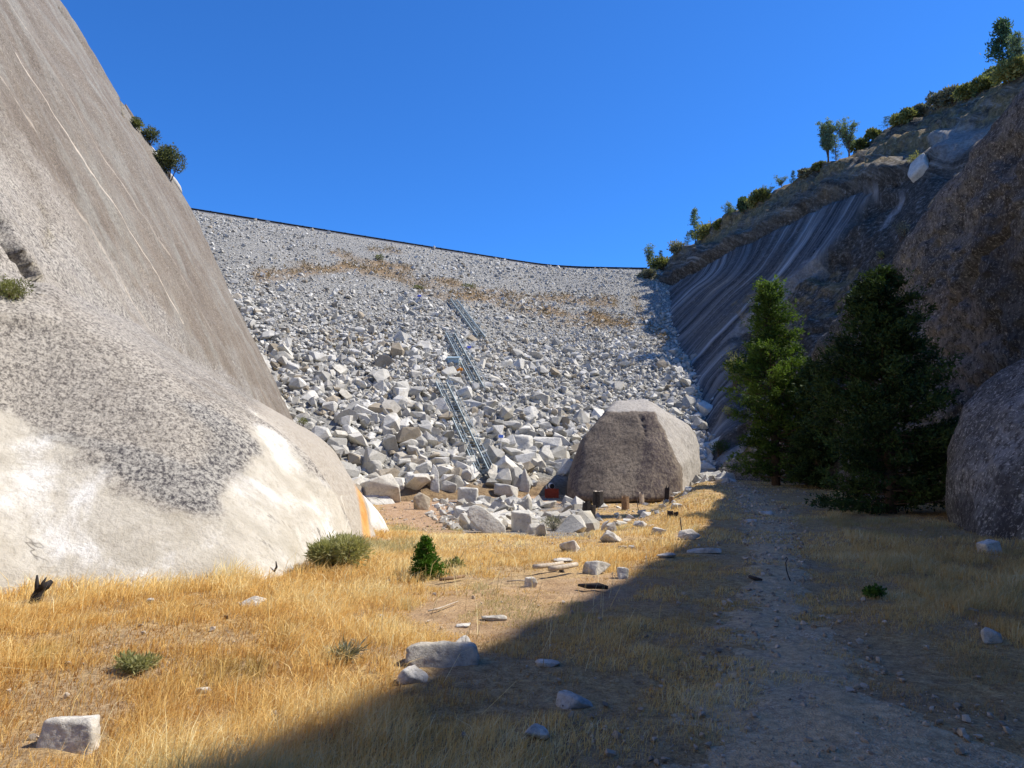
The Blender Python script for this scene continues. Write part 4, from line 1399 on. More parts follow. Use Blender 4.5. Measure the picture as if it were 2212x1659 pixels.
# ---------------- sensor posts
def sensor(px, py_foot, py_top, w, label, white, face):
    b = H(px, py_foot, ('dam',))[0]; m = pxm(b)
    hgt = (py_foot - py_top) * m
    root = empty('sensor_post', b, label, 'solar panel')
    mb = MB(); mb.tube([b, b + Vector((0, 0, hgt))], 0.035, 8); link('pole', mb.mesh('pole', M_WHITE if white else M_STEEL, b), root)
    ax = (Vector((1, 0, 0)), Vector((0, .6, -.8)).normalized() * -1, Vector((0, -.8, .6)).normalized())
    ax = (Vector((1, 0, 0)), Vector((0, .75, .66)), Vector((0, -.66, .75)))
    mb = MB(); mb.box(b + Vector((0, -.05, hgt)), (w * m, w * m * .95, .03), ax); fr = link('panel_frame', mb.mesh('panel_frame', M_WHITE if white else M_BLUE, b), root)
    mb = MB(); mb.box(b + Vector((0, -.05, hgt)) + ax[2] * .022, (w * m * .86, w * m * .8, .012), ax); link('solar_cell', mb.mesh('solar_cell', M_PANEL if white else M_BLUE, b), root)
sensor(1082, 985, 943, 12, 'small white-framed solar panel on a thin pole right of the lowest stairs', True, 0)
sensor(1013, 762, 750, 9, 'small dark blue plate right of the middle stairs', False, 0)
sensor(906, 650, 639, 8, 'small dark blue plate left of and above the topmost stairs', False, 0)

# ---------------- crest guardrail
def guardrail():
    root = empty('crest_railing', (0, float(Yt(0)) + (ZC + 1) / SL + 0.6, ZC), 'long thin dark railing running along the crest of the dam', 'railing')
    o = Vector(root.location)
    tm = (ZC + 1) / SL
    xs = np.arange(-50, 24, 2.6)
    P = [Vector((x, float(Yt(x)) + tm + 0.5, ZC)) for x in xs]
    for h, rr in ((0.46, 0.075), (0.33, 0.07), (0.20, 0.07)):
        mb = MB(); mb.tube([p + Vector((0, 0, h)) for p in P], rr, 6)
        link('rail', mb.mesh('rail', M_DARKMETAL, o), root)
    base = None
    for p in P:
        mb = MB(); mb.box(p + Vector((0, 0, .26)), (.16, .16, .56))
        link('post', mb.mesh('post', M_DARKMETAL, o), root)
    mb = MB()
    for a, c in zip(P[:-1], P[1:]):
        d = (c - a).normalized(); s = Vector((d.y, -d.x, 0))
        mb.box((a + c) / 2 + Vector((0, 0, .02)) + s * .1, ((c - a).length, .5, .3), (d, s, Vector((0, 0, 1))))
    link('kerb', mb.mesh('kerb', mat_plain('crest_concrete', (0.30, 0.29, 0.28)), o), root)
guardrail()

# ---------------- red box with pipe
b = H(1192, 1076, ('ground',))[0]; m = pxm(b)
root = empty('red_box', b, 'red metal box with a black pipe behind it beside the huge boulder', 'metal box')
W, Hh = 28 * m, 20 * m
mb = MB(); mb.box(b + Vector((0, .4, Hh / 2)), (W, .7, Hh)); link('box_body', mb.mesh('box_body', M_RED, b), root)
for sx in (-1, 1):
    mb = MB(); mb.box(b + Vector((sx * W / 2, .03, Hh / 2)), (.07, .06, Hh * 1.03)); link('corner_strip', mb.mesh('corner_strip', M_RED, b), root)
pc = b + Vector((.05, .55, Hh + 5.2 * m))
mb = MB(); mb.tube([pc + Vector((0, -.15, 0)), pc + Vector((0, 1.6, 0))], 6.2 * m, 20); pipe = link('pipe', mb.mesh('pipe', M_WHITE, b, False), root)
mb = MB(); mb.tube([pc + Vector((0, -.18, 0)), pc + Vector((0, -.16, 0))], 5.4 * m, 20); link('pipe_opening', mb.mesh('pipe_opening', M_BLACK, b), pipe)  # flat black disc painted for the shade inside the pipe mouth
mb = MB(); mb.tube([b + Vector((-W * .38, .2, Hh)), b + Vector((-W * .38, .2, Hh + 7 * m))], 1.6 * m, 8); link('vent_pipe', mb.mesh('vent_pipe', M_WHITE, b), root)

# ---------------- stumps, posts, logs
def stump(px, py, w, h, mat, label, topmat=None, seed=0, lean=0.0, group=None, name='tree_stump', cat='stump'):
    b = H(px, py, ('ground',))[0]; m = pxm(b)
    r = random.Random(seed)
    W, Hh = w * m / 2, h * m
    seg, rows = 14, 7
    V, F = [], []
    for i in range(rows):
        f = i / (rows - 1)
        for k in range(seg):
            t = 2 * math.pi * k / seg
            rad = W * (1.18 - 0.25 * f ** .5) * (1 + 0.12 * math.sin(3 * t + seed) + r.uniform(-.06, .06))
            z = -0.15 + (Hh + .15) * f
            if i == rows - 1: z += r.uniform(-.16, .1) * Hh * (0.3 if topmat else 1)
            V.append((math.cos(t) * rad + lean * z, math.sin(t) * rad, z))
    for i in range(rows - 1):
        for k in range(seg):
            q = i * seg
            F.append((q + k, q + (k + 1) % seg, q + seg + (k + 1) % seg, q + seg + k))
    me = bpy.data.meshes.new(name)
    c = len(V)
    V.append((lean * Hh, 0, Hh * (0.98 if topmat else .7)))
    q = (rows - 1) * seg
    for k in range(seg): F.append((q + k, q + (k + 1) % seg, c))
    me.from_pydata(V, [], F)
    me.materials.append(mat)
    if topmat:
        me.materials.append(topmat)
        for i in range(seg): me.polygons[len(me.polygons) - 1 - i].material_index = 1
    return link(name, me, label=label, cat=cat, group=group, loc=b)
stump(1292, 1097, 23, 36, M_CHAR, 'thick black burnt stump with a pale sawn top on the bank', M_WOOD, 1)
stump(1269, 1132, 30, 46, M_CHAR, 'split hollow charred stump lowest on the bank', None, 2, .05)
stump(1355, 1076, 9, 36, M_CHAR, 'tall thin charred post in front of the huge boulder', None, 3, 0, name='burnt_post', cat='post')
stump(1440, 1086, 10, 36, M_CHAR, 'pointed charred post right of the huge boulder', None, 4, .06, name='burnt_post', cat='post')
stump(1420, 1066, 15, 16, M_CHAR, 'short black stump on top of the berm', None, 5, .1)
stump(1451, 1086, 10, 14, M_BROWNWOOD, 'small brown stump beside the pointed charred post', M_WOOD, 6)
stump(1351, 1102, 16, 30, M_BROWNWOOD, 'grey-brown ragged stump below the tall thin post', None, 7)
stump(1386, 1090, 10, 26, M_WOOD, 'slim light brown stump in the middle of the bank', None, 8)
stump(1246, 1084, 10, 20, M_BROWNWOOD, 'leaning brown stub left of the thick sawn stump', None, 9, .15)
stump(1448, 1118, 13, 15, M_CHAR, 'dark stub left of the iron stake', None, 10)
stump(1461, 1120, 11, 14, M_CHAR, 'dark stub touching the iron stake', None, 11)
stump(1328, 1086, 13, 12, M_BROWNWOOD, 'low pale-topped stump behind the sawn one', M_WOOD, 12)

def stick(name, pix, rad_px, mat, label, cat, lift=0.05, heights=None):
    P = []
    for i, (x, y) in enumerate(pix):
        h = H(x, y, ('ground',))[0]
        P.append(h + Vector((0, 0, lift)))
    m = pxm(P[0])
    for p_ in P: EXC.append((p_.x, p_.y, .1 + p_.y * .012, .1 + p_.y * .02))
    if isinstance(rad_px, (list, tuple)): rr = [q * m for q in rad_px]
    else: rr = rad_px * m
    mb = MB(); mb.tube(P, rr, 9, True, 0.12)
    return one(name, mb, mat, P[0], label, cat, smooth=True)
stick('fallen_log', [(1152, 1243), (1170, 1241), (1192, 1238), (1215, 1233)], [5, 5.2, 4.8, 4.4], M_WOOD, 'rear weathered log of the crossed pair in the meadow', 'log', .12)
stick('fallen_log', [(1186, 1249), (1205, 1247), (1225, 1243), (1246, 1238)], [6, 6, 5.5, 5], M_WOOD, 'front thicker weathered log of the crossed pair in the meadow', 'log', .13)
stick('charred_log', [(1250, 1274), (1270, 1277), (1292, 1276), (1312, 1280)], [3, 6, 7, 4], M_CHAR, 'charred broken log lying at the shadow edge', 'log', .06)
stick('charred_log', [(1620, 1254), (1632, 1258), (1646, 1261)], [4, 4.5, 2], M_CHAR, 'short burnt chunk of wood left of the bent wire', 'log', .05)
stick('fallen_log', [(950, 1262), (975, 1259), (1002, 1254)], [3.5, 4, 3], M_BROWNWOOD, 'grey-brown branch lying right of the small cedar', 'log', .06)
stick('fallen_branch', [(925, 1328), (950, 1322), (975, 1312), (990, 1306)], [1.6, 2.2, 1.4, .8], M_WOOD, 'thin bleached branch in the sunny meadow', 'branch', .04)
stick('fallen_branch', [(1095, 1262), (1120, 1260), (1160, 1262)], [1.4, 1.5, 1], M_WOOD, 'thin stick between the white stone and the logs', 'branch', .04)

def upright(name, px, py, pts, rad, mat, label, cat):
    """pts are (dx,dy) photo pixels up from the foot"""
    b = H(px, py, ('ground',))[0]; m = pxm(b)
    P = [b + Vector((dx * m, dz * 0, dy * m)) for dx, dy, dz in [(p[0], p[1], 0) for p in pts]]
    P[0] = P[0] - Vector((0, 0, .05))
    mb = MB(); mb.tube(P, [r_ * m for r_ in rad], 8, True, .1)
    EXC.append((b.x, b.y - .1, .12 + b.y * .004, .2 + b.y * .02))
    return one(name, mb, mat, b, label, cat, smooth=True)
upright('bent_wire', 1712, 1258, [(0, 0), (-8, 12), (-12, 26), (-13, 42), (-9, 50), (-11, 54), (-14, 50)], [1.3, 1.2, 1.2, 1.1, 1.1, 1, .9], M_RUST, 'thin bent rusty wire standing up in the trail', 'wire')
upright('iron_stake', 1475, 1160, [(0, 0), (-3, 20), (-5, 42)], [1.3, 1.3, 1.2], M_RUST, 'dark iron stake standing at the edge of the shaded bank', 'stake')
upright('iron_stake', 1380, 1108, [(0, 0), (-2, 14), (-3, 30)], [.8, .8, .7], M_RUST, 'hair-thin dark stake standing in the middle of the bank', 'stake')
upright('dead_sapling', 594, 1245, [(0, 0), (-2, 10), (3, 20), (1, 32)], [2.6, 2.2, 2.4, 1], M_CHAR, 'small charred twig standing in front of the white granite', 'twig')
upright('charred_stub', 1216, 1237, [(0, 0), (-4, 7), (-6, 14)], [7, 5, 2.5], M_CHAR, 'black charred stub poking up between the crossed logs', 'stub')
# snag at the left
b = H(82, 1302, ('ground',))[0]; m = pxm(b) * 1.15; EXC.append((b.x, b.y - .1, .3, .35))
root = empty('burnt_snag', b, 'twisted purple-black burnt root with two horns at the far left', 'snag')
def sp_pts(l): return [b + Vector((x * m, 0.02 * i, y * m)) for i, (x, y) in enumerate(l)]
mb = MB(); mb.tube(sp_pts([(-8, -4), (-4, 10), (0, 24), (8, 30), (16, 38)]), [11 * m, 10 * m, 8.5 * m, 7 * m, 3.5 * m], 10, True, .15); link('root_body', mb.mesh('root_body', M_CHAR, b, True), root)
mb = MB(); mb.tube(sp_pts([(-2, 22), (-6, 36), (-9, 50)]), [5.5 * m, 4 * m, 1.5 * m], 8, True, .1); link('horn', mb.mesh('horn', M_CHAR, b, True), root)
mb = MB(); mb.tube(sp_pts([(4, 26), (6, 38), (9, 46)]), [4.5 * m, 3 * m, 1 * m], 8, True, .1); link('horn', mb.mesh('horn', M_CHAR, b, True), root)

# ------------------------------------------------------------------ foliage
def leaves_mesh(name, C, Dr, size, tint, mat, width=0.45, jitter=0.5, extra=0):
    """each leaf: a pointed rhomb from C along Dr"""
    n = len(C)
    Dr = Dr + rng.normal(0, jitter, (n, 3))
    Dr /= np.linalg.norm(Dr, axis=1, keepdims=True)
    Rn = rng.normal(0, 1, (n, 3))
    S_ = np.cross(Dr, Rn); S_ /= np.linalg.norm(S_, axis=1, keepdims=True) + 1e-9
    s = size[:, None]
    p0 = C
    p1 = C + Dr * s * 0.5 + S_ * s * width * 0.5
    p2 = C + Dr * s
    p3 = C + Dr * s * 0.5 - S_ * s * width * 0.5
    V = np.stack([p0, p1, p2, p3], 1).reshape(-1, 3)
    F = (np.arange(n)[:, None] * 4 + np.arange(4)[None])
    return mesh_np(name, V, F, False, {'tint': np.repeat(np.clip(tint, 0, 1), 4)}, [mat])

def cedar(base, h, r, n_branch, leaf, mat, label, cat='tree', group=None, name='cedar_tree', skirt=0.08, power=0.8, seed=1, lumps=0.35, per=15, fan=7, bulge=None):
    root = empty(name, base, label, cat, group)
    rr = random.Random(seed)
    mb = MB()
    mb.tube([Vector((0, 0, -.3)), Vector((h * .004, 0, h * .3)), Vector((0, 0, h * .65)), Vector((0, 0, h * .97))], [h * .022, h * .017, h * .009, h * .002], 10, True, .05)
    Cs, Ds, Ts = [], [], []
    for i in range(n_branch):
        f = skirt + (0.985 - skirt) * ((i + rr.random()) / n_branch)
        az = rr.uniform(0, 2 * math.pi)
        lump = 1 + lumps * float(fbm(math.cos(az) * 1.3 + seed, math.sin(az) * 1.3, f * 5.5, 3))
        prof = (1 - f) ** power * min(1, (f - skirt) / 0.12 + 0.55)
        if bulge: prof *= np.interp(f, *bulge)
        L = max(0.12 * r, r * prof * lump * rr.uniform(.75, 1.05) + 0.06 * r)
        up0 = rr.uniform(-.25, .2) + 0.25 * f
        d = Vector((math.cos(az), math.sin(az), up0)).normalized()
        p0 = Vector((0, 0, f * h))
        pts = [p0]
        for k in range(1, 6):
            q = k / 5
            pts.append(p0 + d * L * q + Vector((0, 0, L * (0.28 * q * q - .12 * q))))
        if L > .35:
            mb.tube([pts[0], pts[2], pts[4]], [h * .0035 * (1.3 - f), h * .0024, h * .0008], 5, False)
        nn = max(5, int(per * (L / r + 0.25)))
        q = np.sqrt(rng.uniform(0.03, 1.0, nn)) * 5
        ii = np.minimum(q.astype(int), 4)
        fr = (q - ii)[:, None]
        A = np.array([p[:] for p in pts])
        c = A[ii] * (1 - fr) + A[ii + 1] * fr
        c = c + rng.normal(0, 1, (nn, 3)) * np.array([.075, .075, .04]) * r * .9
        tb = rng.normal(0.45, .22) + 0.1 * rng.normal(0, 1, nn)
        for _ in range(fan):
            Cs.append(c + rng.normal(0, leaf * .35, (nn, 3)))
            dd = np.tile(np.array([d.x * .8, d.y * .8, .35]), (nn, 1)) + rng.normal(0, .55, (nn, 3))
            Ds.append(dd); Ts.append(tb + rng.normal(0, .12, nn))
    C, D_, T = np.concatenate(Cs), np.concatenate(Ds), np.concatenate(Ts)
    sz = leaf * rng.uniform(.6, 1.3, len(C))
    link('trunk', mb.mesh('trunk', M_BARK, (0, 0, 0), True), root)
    link('crown', leaves_mesh('crown', C, D_, sz, T, mat, 0.42, .25), root)
    return root

# big cedars
pb = H(1668, 1046, ('ground',))[0]
pb = Vector(at(1676, 1046, 40)); pb.z = float(Gz(pb.x, pb.y))
cedar(pb, 435 / FPX * 40 + .3, 2.95, 290, .15, L_CEDAR, 'bright green cedar left of the pair, its upper half in sunlight', seed=4, skirt=.035, power=.72, per=40, lumps=.75,
      bulge=([0, .2, .45, .6, .8, 1], [.9, 1.05, 1.12, 1.0, .85, .9]), group='two tall cedars at the foot of the right cliff')
p2 = Vector(at(1925, 1110, 23)); p2.z = float(Gz(p2.x, p2.y))
cedar(p2, 520 / FPX * 23 + .1, 2.3, 330, .12, L_CEDAR_SHADED, 'broad dark shaded cedar in front of the right cliff with only its tip lit', seed=9, skirt=.02, power=.68, per=42, lumps=.7,
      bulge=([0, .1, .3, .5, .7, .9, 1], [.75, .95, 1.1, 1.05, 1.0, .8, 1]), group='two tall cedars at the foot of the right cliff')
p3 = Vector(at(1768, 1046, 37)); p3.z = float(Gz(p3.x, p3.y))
cedar(p3, 270 / FPX * 37, 1.25, 170, .17, L_CEDAR_SHADED, 'shorter very dark conifer between the two tall cedars', seed=14, skirt=.03, power=.55, per=18)
ps = H(918, 1250, ('ground',))[0]
ms = pxm(ps)
cedar(ps, 88 * ms, 40 * ms, 130, .035, L_SAP, 'small bright green cedar sapling alone in the golden meadow', seed=21, skirt=.02, power=.85, per=16, name='cedar_sapling', fan=5, lumps=.3)

def bush(base, w, h, mat, label, cat='bush', name='bush', n=900, leaf=None, seed=0, group=None, shape='dome', stems=7, depth=None, width=.5):
    root = empty(name, base, label, cat, group)
    r_ = np.random.default_rng(seed + 500)
    dp = depth or w * .8
    k = 9
    cen = r_.uniform(-1, 1, (k, 3)) * np.array([w * .33, dp * .33, h * .22]) + np.array([0, 0, h * .55])
    cen[0] = (0, 0, h * .55)
    rad = r_.uniform(.22, .38, k)
    idx = r_.integers(0, k, n)
    v = r_.normal(0, 1, (n, 3)); v /= np.linalg.norm(v, axis=1, keepdims=True)
    rr = r_.uniform(.3, 1.0, n) ** .6 * np.where(r_.uniform(0, 1, n) < .25, r_.uniform(1, 1.45, n), 1)
    C = cen[idx] + v * (rr * rad[idx])[:, None] * np.array([w * .85, dp * .85, h * 1.05])
    C[:, 2] = np.abs(C[:, 2])
    lf = leaf or max(w, h) * .07
    tint = .45 + .25 * r_.normal(0, 1, k)[idx] + .14 * r_.normal(0, 1, n)
    D_ = v + np.array([0, 0, .5])
    link('foliage', leaves_mesh('foliage', C, D_, lf * r_.uniform(.6, 1.4, n), tint, mat, width, .5), root)
    mb = MB()
    for i in range(stems):
        c = Vector(cen[i % k])
        b0 = Vector((c.x * .2, c.y * .2, -h * .08))
        mb.tube([b0, b0.lerp(c, .5) + Vector((0, 0, h * .02)), c], [w * .02, w * .014, w * .006], 5, False)
    link('stem', mb.mesh('stem', M_BARK), root)
    return root

def pine(base, h, w, mat, label, seed, style='cone', n=900, leaf=None, group=None, name='pine_tree', cat='tree'):
    root = empty(name, base, label, cat, group)
    r = random.Random(seed); q = np.random.default_rng(seed)
    mb = MB(); Cs = []; Ts = []
    leaf = leaf or h * .045
    n = int(n * (3.4 if style == 'grey' else 1.9 if style == 'cone' else 1))
    if style == 'grey':      # several ascending stems, rounded open crown
        ns = 9
        forks = []
        mb.tube([(0, 0, -.5), (h * .01, 0, h * .2), (0, 0, h * .4)], [h * .022, h * .018, h * .014], 7, False)
        for i in range(ns):
            az = r.uniform(0, 6.28); sp_ = r.uniform(.25, 1)
            tip = Vector((math.cos(az) * w * .45 * sp_, math.sin(az) * w * .45 * sp_, h * r.uniform(.86, 1.0) - h * .16 * sp_))
            z0 = h * r.uniform(.08, .35)
            mid = Vector((tip.x * .55, tip.y * .55, z0 + (tip.z - z0) * .45))
            mb.tube([(0, 0, z0), mid, tip], [h * .011, h * .007, h * .003], 5, False)
            for k in range(26):
                f = r.uniform(.18, 1.05)
                p = (Vector((0, 0, z0)).lerp(mid, f * 2) if f < .5 else mid.lerp(tip, f * 2 - 1))
                p = p + Vector((r.gauss(0, 1), r.gauss(0, 1), r.gauss(0, .6))) * w * .07
                Cs.append(p[:]); Ts.append(r.random())
    elif style == 'bare':
        mb.tube([(0, 0, -.3), (0, 0, h)], [h * .02, h * .004], 6, False)
        for i in range(34):
            f = r.uniform(.2, .97); az = r.uniform(0, 6.28)
            L = w * .5 * (1.05 - f)
            d = Vector((math.cos(az), math.sin(az), .15))
            mb.tube([(0, 0, f * h), Vector((0, 0, f * h)) + d * L], [h * .005, h * .001], 4, False)
            if r.random() < .5: Cs.append((Vector((0, 0, f * h)) + d * L * .8)[:]); Ts.append(.2)
    else:
        mb.tube([(0, 0, -.5), (0, 0, h * .5), (0, 0, h * .98)], [h * .018, h * .012, h * .003], 7, False)
        nb = 60
        for i in range(nb):
            f = .10 + .88 * (i + r.random()) / nb
            az = r.uniform(0, 6.28)
            L = w * .5 * ((1 - f) ** .7 * .95 + .12) * r.uniform(.55, 1.15) * (1 if style == 'cone' else min(1, .55 + f))
            tip = Vector((math.cos(az) * L, math.sin(az) * L, f * h + L * r.uniform(-.1, .35)))
            mb.tube([(0, 0, f * h), tip], [h * .004, h * .001], 4, False)
            for k in range(5):
                p = Vector((0, 0, f * h)).lerp(tip, r.uniform(.35, 1.05)) + Vector((r.gauss(0, 1), r.gauss(0, 1), r.gauss(0, .5))) * w * .035
                Cs.append(p[:]); Ts.append(r.random())
    Cs = np.array(Cs); Ts = np.array(Ts)
    idx = q.integers(0, len(Cs), n)
    C = Cs[idx] + q.normal(0, 1, (n, 3)) * np.array([1, 1, .6]) * leaf * .55
    D_ = q.normal(0, 1, (n, 3)) + np.array([0, 0, .7])
    link('crown', leaves_mesh('crown', C, D_, leaf * q.uniform(.6, 1.3, n), .5 * Ts[idx] + .5 * q.uniform(0, 1, n), mat, .35, .2), root)
    link('trunk', mb.mesh('trunk', M_BARK), root)
    return root

SK = ('hill', 'dam', 'near')
def sky_pine(px, pyb, pyt, w, mat, label, seed, **kw):
    p = Hdown(px, pyb - 14, SK)
    m = pxm(p)
    _, pyy = proj(np.array(p[:]))
    h = (float(pyy) - pyt) * m * 1.03
    return pine(p, h, w * m, mat, label, seed, group='trees on the skyline of the right hillside', **kw)
sky_pine(2170, 170, 42, 70, L_PINE, 'tallest dark pine on the skyline near the top right corner', 1, n=1500, leaf=.42)
sky_pine(2206, 160, 58, 44, L_GREYPINE, 'thin pale pine at the right edge beside the tallest pine', 2, style='grey', n=900)
sky_pine(1789, 362, 255, 52, L_GREYPINE, 'wide grey-green pine with many stems, leftmost of the group of three', 3, style='grey', n=2200)
sky_pine(1806, 352, 290, 30, L_GREYPINE, 'low pale conical pine between the two many-stemmed grey pines', 4, n=900)
sky_pine(1834, 335, 250, 48, L_GREYPINE, 'open-crowned grey pine leaning left, right one of the group of three', 5, style='grey', n=1000)
sky_pine(1917, 292, 251, 36, L_PINE, 'bushy blue-green conifer by itself right of the grey pines', 6, n=1300)
sky_pine(1714, 414, 368, 20, L_PINE, 'small narrow dark conifer on the slope left of the grey pines', 7, n=1100)
sky_pine(1688, 418, 376, 34, L_GREYPINE, 'rounded grey pine just left of the narrow dark conifer', 8, style='grey', n=1300)
sky_pine(1660, 440, 398, 30, L_GREYPINE, 'low pale pine second to the left of the narrow dark conifer', 9, style='grey', n=900)
sky_pine(1580, 490, 436, 44, L_GREYPINE, 'broad rounded blue-grey pine in the middle of the slope', 10, style='grey', n=1700)
sky_pine(1536, 512, 470, 18, L_GBUSH, 'bare dead conifer left of the broad rounded pine', 11, style='bare', n=60, name='dead_tree')
sky_pine(1502, 535, 451, 32, L_GREYPINE, 'tall slender pine on the lower slope above the dam end', 12, n=1500)
sky_pine(1486, 545, 503, 24, L_PINE, 'shorter pine leaning against the tall slender one', 13, n=900)
sky_pine(1404, 565, 524, 30, L_GREYPINE, 'small grey pine at the right end of the dam crest', 14, style='grey', n=900)
sky_pine(1428, 590, 541, 20, L_PINE, 'small green conifer just right of the grey pine at the crest end', 15, n=900)
sky_pine(1412, 598, 555, 18, L_PINE, 'small green conifer below the grey pine at the crest end', 16, n=900)

bl = [
    (1430, 596, 60, 26, L_BUSH, 'olive shrub clump below the crest-end conifers'),
    (1398, 618, 40, 22, L_GBUSH, 'grey scrub at the left end of the slabs by the rockfill'),
    (1462, 562, 44, 22, L_GBUSH, 'grey-green scrub left of the tall slender pine'),
    (1522, 530, 50, 30, L_YBUSH, 'pale yellowish bush right of the tall slender pine'),
    (1552, 512, 34, 22, L_BUSH, 'olive bush at the foot of the broad rounded pine'),
    (1607, 470, 26, 30, L_PINE, 'dark upright bush right of the broad rounded pine'),
    (1628, 460, 34, 22, L_YBUSH, 'yellow-green bush on the mid slope skyline'),
    (1646, 448, 40, 22, L_BUSH, 'dark olive bush below the low pale pine'),
    (1745, 396, 34, 14, L_GBUSH, 'low grey bush right of the narrow dark conifer'),
    (1770, 380, 24, 12, L_BUSH, 'tiny bush left of the many-stemmed grey pine'),
    (1858, 330, 36, 18, L_BUSH, 'low dark bush right of the leaning grey pine'),
    (1888, 306, 30, 16, L_BUSH, 'small olive bush left of the bushy blue-green conifer'),
    (1940, 284, 34, 24, L_YBUSH, 'yellow-green bush right of the bushy blue-green conifer'),
    (1965, 276, 40, 28, L_BUSH, 'green shrub second right of the blue-green conifer'),
    (1996, 258, 30, 18, L_GBUSH, 'grey twiggy shrub at mid right skyline'),
    (2030, 244, 40, 32, L_GBUSH, 'tall mauve-grey leafless shrub on the skyline'),
    (2062, 236, 46, 34, L_GBUSH, 'dense grey-brown shrub right of the mauve leafless one'),
    (2092, 228, 44, 28, L_YBUSH, 'pale green shrub right of the grey-brown one'),
    (2120, 212, 52, 34, L_BUSH, 'olive shrub left of the foot of the tallest pine'),
    (2150, 196, 50, 36, L_BUSH, 'dark olive shrub right under the tallest pine'),
    (2182, 186, 60, 44, L_YBUSH, 'yellow-green shrub right of the foot of the tallest pine'),
    (2206, 170, 50, 44, L_YBUSH, 'yellow-green shrub cut by the right picture edge'),
]
for i, (px, py, w, h, mt, lab) in enumerate(bl):
    p = Hdown(px, py - 16, SK)
    m = pxm(p)
    bush(p - Vector((0, 0, h * m * .15)), w * m, h * m, mt, lab, n=1700, leaf=.36, seed=i, group='bushes along the right skyline')
def face_bush(px, py, w, h, mt, lab, which, n=1200, leaf=None, seed=0, name='bush', out=0.0, **kw):
    p = H(px, py, which)[0]
    m = pxm(p)
    q = p + Vector((0, -w * m * out, 0))
    return bush(q, w * m, h * m, mt, lab, n=n, leaf=leaf or 3.2 * m, seed=seed, name=name, **kw)
face_bush(1590, 838, 62, 78, L_YBUSH, 'rounded yellow-green bush just left of the sunlit cedar', SK, 1800, seed=40)
face_bush(1552, 985, 50, 34, L_CEDAR_SHADED, 'dark green bush at the foot of the slabs right of the huge boulder', SK, 1000, seed=41)
face_bush(1578, 900, 30, 22, L_YBUSH, 'pale sprig on the slab between rockfill and cedar', SK, 400, seed=42)
face_bush(1978, 352, 40, 20, L_YBUSH, 'yellow-green tuft beside the white slab high on the hillside', SK, 500, seed=43)
face_bush(1948, 520, 34, 44, L_GBUSH, 'feathery pale dry shrub at the edge of the dark right cliff', ('hill', 'near'), 600, seed=44)
face_bush(1905, 560, 16, 20, L_YBUSH, 'small pale dry tuft lower along the dark cliff edge', ('hill', 'near'), 200, seed=45)
face_bush(1745, 1046, 60, 74, L_GBUSH, 'grey leafy shrub in deep shade between the cedar trunks', ('ground', 'near'), 1500, seed=46, leaf=.1)
face_bush(820, 562, 20, 12, L_BUSH, 'small olive bush alone high on the dam face', ('dam',), 200, seed=47)
face_bush(905, 625, 26, 8, L_BUSH, 'low olive scrub in the brown strip of the dam', ('dam',), 200, seed=48)
face_bush(1010, 622, 30, 9, L_BUSH, 'low wide olive scrub right in the brown strip of the dam', ('dam',), 200, seed=49)
# left wall bushes
WL = ('wall',)
def wall_bush(px, py, w, h, mt, lab, seed, n):
    q = None
    for dx in range(0, 120, 4):
        q = H(px - dx, py, WL)
        if q: break
    p = q[0].copy(); m = pxm(p)
    d = ray(px, py); p = CAM + d * (p.y / d.y)
    return bush(p, w * m, h * m, mt, lab, n=n * 2, leaf=3.6 * m, seed=seed, group='shrubs on the left granite')
wall_bush(366, 385, 66, 74, L_OAK, 'large dark oak shrub hanging on the left skyline of the granite', 60, 3200)
wall_bush(322, 312, 40, 34, L_OAK, 'smaller thin shrub just above the dark oak shrub', 61, 900)
wall_bush(296, 282, 22, 30, L_BUSH, 'yellowish topmost shrub on the left granite skyline', 62, 500)
p = H(30, 648, WL)[0]; m = pxm(p)
bush(p + Vector((-.1, 0, -.1)), 90 * m, 72 * m, L_BUSH, 'green shrub growing on the granite ledge at the left edge', n=3000, leaf=4 * m, seed=63, group='shrubs on the left granite')
face_bush(655, 922, 26, 18, L_BUSH, 'small green plant wedged between granite lobe and rockfill', ('wall', 'dam'), 300, seed=64)
# meadow shrubs
face_bush(742, 1234, 125, 66, L_WILLOW, 'feathery grey-green willow shrub at the foot of the white granite', ('ground',), 9000, leaf=.085, seed=70, name='willow_shrub', width=.16)
face_bush(980, 1232, 34, 22, L_WILLOW, 'wispy grey-green weed right of the cedar sapling', ('ground',), 160, leaf=.07, seed=71, name='weed')
face_bush(1890, 1292, 40, 20, L_CEDAR, 'small dark green plant in the shaded grass right of the trail', ('ground',), 500, leaf=.05, seed=72, name='weed')
face_bush(750, 1432, 60, 34, L_GBUSH, 'tangle of dry dark twigs in the sunny grass', ('ground',), 260, leaf=.09, seed=73, name='dry_weed', width=.12)
face_bush(285, 1450, 90, 30, L_WILLOW, 'spreading green weed in the left foreground grass', ('ground',), 1500, leaf=.04, seed=74, name='weed', width=.22)
face_bush(1195, 1146, 60, 30, L_GBUSH, 'dry grey brush beside the right end of the gully stones', ('ground',), 500, leaf=.12, seed=75, name='dry_weed', width=.15)

# ---------------- white split slab high on the right hillside
def hill_rock(pix, label, th, mat):
    P = []
    for (x, y) in pix:
        h = H(x, y, ('hill',))[0]
        P.append(h + HN * -.3); P.append(h + HN * th)
    V, F = hull_rock(P, 4, 1, .05, 1, 2)
    me = mesh_np('rock_slab', V, F, True, None, [mat]); c = V.mean(axis=0); recenter(me, c)
    return link('rock_slab', me, label=label, cat='rock', loc=c)
hill_rock([(2004, 337), (2007, 362), (1992, 376), (1974, 395), (1968, 390), (1976, 362)], 'bright white broken slab standing out on the dark hillside', .7, M_BOULD)

